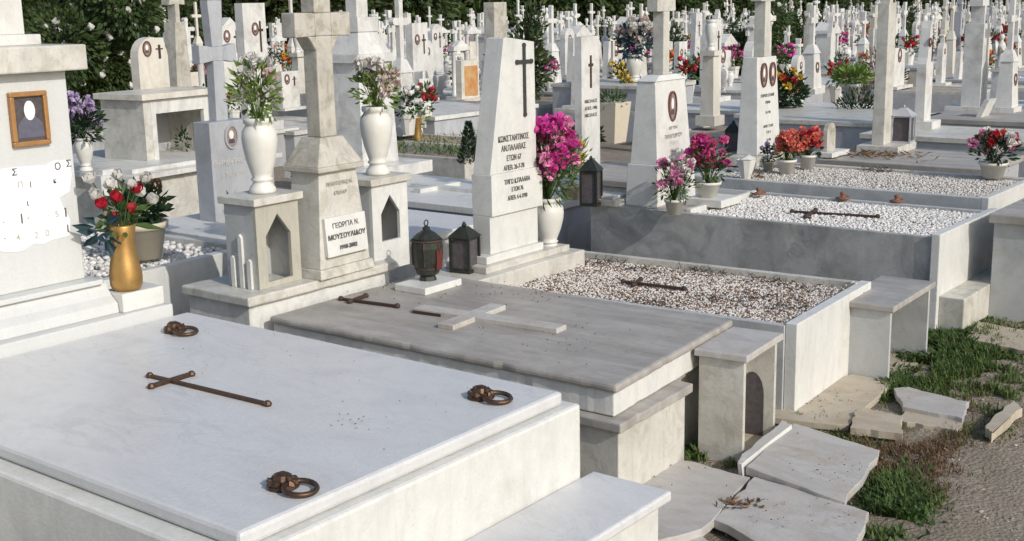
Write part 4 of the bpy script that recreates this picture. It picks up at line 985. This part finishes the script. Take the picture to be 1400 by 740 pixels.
grass('verge_weeds',[(1180,640,30,40,500),(1330,600,60,14,420),(1290,590,60,10,300),(1150,600,40,10,200),(1060,650,8,20,60),(1000,640,10,5,50),(1270,690,30,30,350),(1385,500,20,60,400)],'grass','thin patchy weeds merging into the dirt path',.012,.045,.006,lean=1.6)
gravel('path_stones',-1.75,.8,2.6,6.6,.012,420,.011,'pathgravel',None,flat=.5)
tag(C.objects['path_stones'],'larger stones half sunk in the dirt path','stones')
# dead leaves on the pale slab
m=MB()
for k in range(26): 
    q=at(1010+rng.gauss(0,14),688+rng.gauss(0,4),.07); m.leaf(q,(rng.uniform(-1,1),rng.uniform(-1,1),.2),.04,.014)
tag(m.build('dead_leaves','dry'),'curled brown leaves on the crack between two pale slabs','leaves',kind='stuff')

#=================================================================== DISTANT ROWS
protos=[]
far_keep=[]
gx=(0,0,-50)
def proto(o,lab): protos.append((o,lab)); 
mk=lambda f,lab,*a,**k: proto(f(gx,lab,*a,**k),lab)
mk(pedestal_cross,'white marble cross on a tapering pedestal in the distant rows',.36,1.35,'far',bud=.09,flare=0)
mk(pedestal_cross,'plain pale cross with flared arms on a pedestal in the distant rows',.34,1.25,'far',flare=.05)
mk(pedestal_cross,'slim cream budded cross in the distant rows',.28,1.4,'far2',bud=.1,flare=0,port=False)
mk(stele,'flat-topped white slab headstone in the distant rows',.38,1.05,.12,'far','flat',group=None)
mk(stele,'round-topped white headstone in the distant rows',.36,1.0,.12,'far','arch',crosstop=.28,bud=.1,eng=False)
mk(stele,'gabled white headstone with little cross in the distant rows',.36,.95,.14,'far','gable',crosstop=.36,bud=.1,port=False)
mk(stele,'tapering white slab headstone in the distant rows',.40,1.25,.12,'far','taper',port=False)
mk(stele,'pointed gothic white headstone in the distant rows',.34,1.3,.10,'far','spire',eng=False)
mk(stele,'grey slab headstone in the distant rows',.36,1.0,.16,'fargrey','slant',crosstop=.3,port=False)
# aedicule proto
def aed(loc,lab):
    t=thing('box_shrine',loc,lab,'box shrine')
    m=MB(); m.box(-.2,.2,-.3,-.2,0,.75); m.box(-.2,.2,.2,.3,0,.75); m.box(-.2,-.15,-.2,.2,0,.75); m.box(-.2,.2,-.2,.2,0,.2); m.build('side_walls','far',t)
    m=MB(); m.box(-.25,.25,-.35,.35,.75,.82); m.pyz([(-.33,.82),(.33,.82),(0,1.0)],-.24,.24); m.build('roof','far',t)
    m=MB(); cross(m,-.03,.03,0,1.0,.3,.18,.05,.6); m.build('cross','far',t); return t
mk(aed,'small white open shrine with pitched roof in the distant rows')
def twin(loc,lab):
    t=thing('twin_column_headstone',loc,lab,'headstone')
    MB().box(-.15,.18,-.32,.32,0,.1).build('base','far',t)
    for sy in (-.2,.2): MB().lathe([(.07,.1),(.07,.14),(.05,.16),(.045,.85),(.07,.88),(.07,.92)],(0,sy,0),10).build('column','far',t,smooth=True)
    MB().box(-.09,.09,-.29,.29,.92,1.0).pyz([(-.2,1.0),(.2,1.0),(0,1.12)],-.06,.06).build('lintel','far',t)
    m=MB(); cross(m,-.025,.025,0,.95+.17,.32,.2,.05,.62,bud=.03); m.build('cross','far',t)
    m=MB().box(-.03,.03,-.13,.13,.1,.75); m.build('tablet','far2',t); return t
mk(twin,'white headstone with twin columns and cross in the distant rows')
def statue(loc,lab):
    t=thing('angel_statue',loc,lab,'statue')
    m=MB(); m.box(-.14,.14,-.16,.16,0,.1); m.tap(-.11,.11,-.13,.13,.1,-.08,.08,-.1,.1,.75); m.box(-.11,.11,-.13,.13,.75,.8); m.build('pedestal','far',t)
    m=MB(); m.lathe([(.085,.8),(.075,.86),(.05,1.02),(.055,1.1),(.07,1.16),(.05,1.21),(.022,1.235),(.022,1.25),(.038,1.275),(.043,1.30),(.036,1.335),(.01,1.35)],(0,0,0),12); m.tube([(0,-.06,1.18),(.05,-.085,1.1),(.08,-.03,1.08)],.018,6); m.tube([(0,.06,1.18),(.05,.085,1.1),(.08,.03,1.09)],.018,6)
    m.pyz([(-.03,1.0),(-.14,1.05),(-.16,1.25),(-.04,1.2)][::-1],-.06,-.03); m.pyz([(.03,1.0),(.14,1.05),(.16,1.25),(.04,1.2)],-.06,-.03)
    m.build('figure','far',t,smooth=True); return t
mk(statue,'small white winged statue on a pedestal in the distant rows')
def urnpillar(loc,lab):
    t=thing('urn_column',loc,lab,'headstone'); MB().box(-.13,.13,-.13,.13,0,.1).tap(-.09,.09,-.09,.09,.1,-.07,.07,-.07,.07,.7).box(-.1,.1,-.1,.1,.7,.75).build('column','far2',t)
    MB().lathe([(a*.075,.75+b*.3) for a,b in URN],seg=10).build('urn','far',t,smooth=True); return t
mk(urnpillar,'short square column topped by an urn in the distant rows')
mk(pedestal_cross,'small low white cross on a stepped base in the distant rows',.30,.85,'far',flare=.0,port=False)
mk(stele,'wide family headstone with a single portrait in the distant rows',.62,.72,.12,'far','slant',eng=False)
mk(pedestal_cross,'very slim tall white cross in the distant rows',.22,1.55,'far',bud=.12,flare=0,port=False)
mk(stele,'grey-streaked flat headstone with tall cross in the distant rows',.30,.8,.12,'old','flat',crosstop=.5,bud=.08,port=False,eng=False)
# far pots with simple bouquets
fp=[]
for nm,col,lf in (('pink','fuchsia','green'),('red','red','green'),('white','whitep','dkgreen'),('orange','orange','green'),('pale pink','pink','ltgreen'),('yellow','yellow','dkgreen')):
    t=thing('flower_vase',gx,'','vase')
    pot_mb(.09,.2,10).build('pot','whitepot',t)
    m=MB(); leaves(m,110,(0,0,.32),(.13,.13,.16),.07,.03); m.build('foliage',lf,t)
    m=MB()
    for k in range(18):
        a=rng.uniform(0,6.28); r_=.14*rng.random()**.5; m.blob((r_*math.cos(a),r_*math.sin(a),.32+rng.uniform(-.02,.16)),.032,.35)
    m.build('blossoms',col,t); fp.append((t,f'white pot with {nm} flowers on a grave in the distant rows'))
uv=thing('marble_urn',gx,'','urn'); urn_mb(.09,.34,12).build('vase','far',uv,smooth=True); fp.append((uv,'empty white marble urn on a grave in the distant rows'))
fb=[]
for mt,tp,cr,lb in (('fargrey','far',True,'grey-sided slab tomb with white cross lid in the distant rows'),('far2','fargrey',False,'cream tomb with plain grey lid in the distant rows'),('far','far',False,'plain white slab tomb in the distant rows')):
    fb.append((bed(gx,lb,1.8,1.0,.5,mt,tp,cross_=cr),lb))
for lb,fl in (('gravel-filled grave bed in the distant rows','gsoil'),('soil-filled grave bed in the distant rows','soil')):
    fb.append((bed(gx,lb,1.8,1.0,.42,'fargrey','old',fill=fl),lb))
pst=thing('plinth_stone',gx,'','plinth'); MB().box(-.45,.45,-.4,.4,0,.34).box(-.4,.4,-.36,.36,.34,.402).build('block','far',pst)
fb_c=list(fb); fb.append((pst,'white stepped stone block under a far headstone'))
def place(src,lab,loc,rot,sc_,grp):
    c=copy_tree(src); c.location=loc; c.rotation_euler=(0,0,rot); c.scale=sc_; c['label']=lab; c['group']=grp; return c
explicit=[(o.location.x,o.location.y) for o in C.objects if o.parent is None and 'category' in o and o['category'] in('headstone','box shrine','grave marker') and o.location.z>-5]
cnt=0; g2=random.Random(21)
rows=[(-7.2,12.2),(-9.9,9.5),(-12.6,8),(-15.4,8),(-18.2,8),(-21,8),(-23.8,10),(-26.4,12)]
rows.append((-4.3,14.4))
rows+=[(-10.9,12),(-13.6,10),(-16.4,11),(-19.3,11),(-22.2,12),(-25.1,14)]
for ri,(rx,ys) in enumerate(rows):
    y=ys
    while y<105:
        y+=g2.uniform(.72,1.25)+(.8 if g2.random()<.07 else 0)
        if ri>8: y+=g2.uniform(.5,1.6)
        x=rx+g2.uniform(-.25,.25)
        px,py,w=proj((x,y,1.0))
        if not(-60<px<1470): continue
        if any((x-a)**2+(y-b_)**2<.9 for a,b_ in explicit): continue
        if w>45 and g2.random()<.22: continue
        k=g2.choice((0,0,1,1,2,2,3,4,5,6,7,8,9,10,11,12,12,13,14,14,15,16))
        src,lab=protos[k]; s1=g2.uniform(.72,1.02); h_=g2.uniform(.9,1.2)
        if w>30: h_*=.93
        zb=.40
        place(src,lab,(x,y,zb),R(g2.uniform(-4,7)),(s1,s1,s1*h_),'monuments in the distant rows'); cnt+=1
        if w<34:
            s,l=g2.choice(fb_c); place(s,l,(x-.25,y,0),R(g2.uniform(-2,3)),(g2.uniform(.9,1.1),g2.uniform(.68,.8),g2.uniform(.85,1.0)),'grave beds in the distant rows')
        else: # plinth stones carry far monuments
            place(fb[-1][0],fb[-1][1],(x,y,0),0,(g2.uniform(.9,1.1),g2.uniform(.8,1),1),'plinth stones in the distant rows')
        if w<45 and g2.random()<.75:
            for q in range(g2.choice((1,1,2))):
                s,l=g2.choice(fp); ss=g2.uniform(.7,1.3); place(s,l,(x+g2.uniform(.25,.6),y+g2.choice((-1,1))*g2.uniform(.2,.42),.44),g2.uniform(0,6),(ss,)*3,'flower vases in the distant rows')
print('far monuments',cnt)
# shrubs among the distant rows
def shrub_meshes(seed,Rr,H,n):
    g6=random.Random(seed); lf=MB(); tr=MB(); tr.tube([(0,0,-.02),(.02,0,H*.4),(0,0,H*.7)],[.03,.02,.008],5)
    for _ in range(n):
        v=Vector((g6.gauss(0,1),g6.gauss(0,1),g6.gauss(0,1))).normalized()*(g6.random()**.4)*(1+.25*math.sin(seed+5*g6.random()))
        lf.leaf((v.x*Rr,v.y*Rr,max(.03,H*.5+v.z*H*.5)),(v.x+g6.uniform(-.6,.6),v.y+g6.uniform(-.6,.6),v.z+g6.uniform(-.5,.6)),g6.uniform(.06,.11),.045,g6)
    return tr.mesh('stem','bark'),lf
SH=[(shrub_meshes(1,.34,.8,900),'dkgreen','dark rounded shrub among the distant rows'),(shrub_meshes(2,.2,1.15,900),'tree','slim upright shrub among the distant rows'),(shrub_meshes(3,.4,.65,900),'green','light green bushy shrub among the distant rows'),(shrub_meshes(4,.36,.55,700),'dry','brown dried shrub among the distant rows')]
SH=[(a[0],a[1].mesh('foliage',m),l) for a,m,l in SH]
ns=0
for k in range(400):
    rx=g2.choice([-8.4,-11.3,-14,-16.8,-19.6,-22.4,-25])+g2.uniform(-.5,.5); y=g2.uniform(9,80)
    px,py,w_=proj((rx,y,.5))
    if not(0<px<1400) or w_<18 or ns>=60: continue
    ns+=1; a,b_,l=SH[g2.choice((0,0,1,1,2,3))]; s_=g2.uniform(.8,1.35)
    t=thing('shrub',(rx,y,0),l,'shrub',g2.uniform(0,6),'shrubs among the distant rows'); t.scale=(s_,s_,s_*g2.uniform(1,1.3))
    for nm,me in (('stem',a),('foliage',b_)):
        o=bpy.data.objects.new(nm,me); C.objects.link(o); o.parent=t
def kill(o):
    for ch in list(o.children): kill(ch)
    bpy.data.objects.remove(o)
for o,_ in protos+fp+fb: kill(o)

#=================================================================== TREES
def tree_meshes(seed,H,Rr,n,mat,lsz):
    g3=random.Random(seed)
    tr=MB(); tr.tube([(0,0,-.1),(.05,.02,H*.2),(.0,.1,H*.5),(0,0,H*.8)],[H*.035,H*.028,H*.018,.03],8)
    cl=[]
    for k in range(26):
        a=g3.uniform(0,6.28); h_=g3.uniform(.10,1.0)*H; rr=Rr*(.45+.65*math.sin(min(1,h_/H*1.05)*PI*.9+.25))*g3.uniform(.35,.95)
        c_=(rr*math.cos(a),rr*math.sin(a),h_); cl.append((c_,g3.uniform(.16,.34)*Rr*1.3))
        tr.tube([(0,0,h_*.6),(c_[0]*.6,c_[1]*.6,h_*.85),c_],[.07,.04,.015],4)
    lf=MB()
    for c_,r_ in cl:
        for _ in range(n//26):
            v=Vector((g3.gauss(0,1),g3.gauss(0,1),g3.gauss(0,.8))).normalized()*(g3.random()**.4)*r_*1.25
            lf.leaf((c_[0]+v.x,c_[1]+v.y,max(.15,c_[2]+v.z)),(v.x+g3.uniform(-.6,.6)*r_,v.y+g3.uniform(-.6,.6)*r_,v.z+g3.uniform(-.6,.3)*r_),lsz*g3.uniform(.6,1.4),lsz*.6,g3)
    return tr.mesh('trunk','bark'),lf.mesh('crown',mat)
TM=[tree_meshes(1,7.5,2.6,9000,'tree',.30),tree_meshes(2,8.5,2.4,9000,'tree2',.30),tree_meshes(3,6.5,2.8,9000,'tree',.32)]
tlab=['dense dark tree behind the last row of graves','taller olive-green tree behind the last row of graves','low wide dark tree behind the last row of graves']
g4=random.Random(8)
def tree(x,y,k,s,lab=None,rz=0,grp='trees behind the graves'):
    t=thing('tree',(x,y,0),lab or tlab[k],'tree',rz,None if lab else grp); t.scale=(s,s,s)
    for nm,me in zip(('trunk','crown'),TM[k]):
        o=bpy.data.objects.new(nm,me); C.objects.link(o); o.parent=t
y=11
while y<135:
    tree(-31-y*.03+g4.uniform(-1.2,1.2),y,g4.randrange(3),g4.uniform(.85,1.2),rz=g4.uniform(0,6))
    y+=g4.uniform(2.4,3.3)
y=20
while y<150:
    tree(-36.5-y*.03+g4.uniform(-1.2,1.2),y,g4.randrange(3),g4.uniform(1.1,1.4),rz=g4.uniform(0,6)); y+=g4.uniform(3.4,4.6)
# nearer flowering tree at upper left
q=at(130,95,.4)
g5=random.Random(31)
m=MB()
def bigbush(x,y,lab,Rr,H,n,flow):
    t=thing('flowering_tree',(x,y,0),lab,'tree')
    tr=MB(); lf=MB(); fl=MB()
    tr.tube([(0,0,-.05),(.03,0,H*.4),(0,0,H*.8)],[.08,.06,.02],6)
    for k in range(22):
        v=Vector((g5.gauss(0,1),g5.gauss(0,1),g5.gauss(0,1))).normalized()*g5.uniform(.3,.95); c_=(v.x*Rr,v.y*Rr,H*.5+v.z*H*.45)
        tr.tube([(0,0,H*.3),c_],[.03,.01],4)
        for _ in range(n//22):
            w_=Vector((g5.gauss(0,1),g5.gauss(0,1),g5.gauss(0,1))).normalized()*g5.random()**.4*Rr*.38
            p_=(c_[0]+w_.x,c_[1]+w_.y,c_[2]+w_.z)
            if p_[2]<.1: continue
            lf.leaf(p_,(w_.x,w_.y,w_.z-.1),g5.uniform(.06,.10),.055,g5)
            if g5.random()<flow: fl.blob((p_[0]+w_.x*.15,p_[1]+w_.y*.15,p_[2]+w_.z*.15),.045,.4,g5)
    tr.build('trunk','bark',t); lf.build('crown','tree2',t)
    if fl.v: fl.build('blossoms','whitep',t)
bigbush(-14.2,9.75,'leafy dark tree with scattered white blossoms, above the left headstone cap',1.25,3.3,16000,.010)
bigbush(-14.5,30,'rounded leafy bush standing among the graves at centre right',.8,2.0,5000,.0)
bigbush(-10.6,21.2,'leafy bush behind the crosses right of the twin-portrait headstone',.8,1.9,5000,.004)

#=================================================================== LIGHT, SKY, CAMERA
SUN_AZ=R(-11); SUN_EL=R(31)
sd=Vector((math.cos(SUN_EL)*math.cos(SUN_AZ),math.cos(SUN_EL)*math.sin(SUN_AZ),math.sin(SUN_EL)))
L=bpy.data.lights.new('sun','SUN'); L.energy=2.9; L.angle=R(.5); L.color=(1,.965,.90)
lo=bpy.data.objects.new('sun',L); C.objects.link(lo); lo.rotation_euler=sd.to_track_quat('Z','Y').to_euler()
w=bpy.data.worlds.new('World'); sc.world=w; w.use_nodes=True; nt=w.node_tree
bg=nt.nodes['Background']; sky=nt.nodes.new('ShaderNodeTexSky'); sky.sky_type='NISHITA'; sky.sun_disc=False
sky.sun_elevation=SUN_EL; sky.sun_rotation=PI/2-SUN_AZ; sky.air_density=1.0; sky.dust_density=1.8; sky.ozone_density=1.0
nt.links.new(sky.outputs[0],bg.inputs[0]); bg.inputs[1].default_value=.15
cam=bpy.data.cameras.new('camera'); co=bpy.data.objects.new('camera',cam); C.objects.link(co)
cam.sensor_width=36; cam.lens=36*FPX/1400; cam.clip_end=1000; cam.clip_start=.05
mat=Matrix((CR,CU,-CF)).transposed().to_4x4(); mat.translation=Vector((0,0,EYE)); co.matrix_world=mat
sc.camera=co
sc.view_settings.view_transform='Standard'; sc.view_settings.look='None'; sc.view_settings.gamma=1; sc.view_settings.exposure=0.0
sc.render.engine='CYCLES'
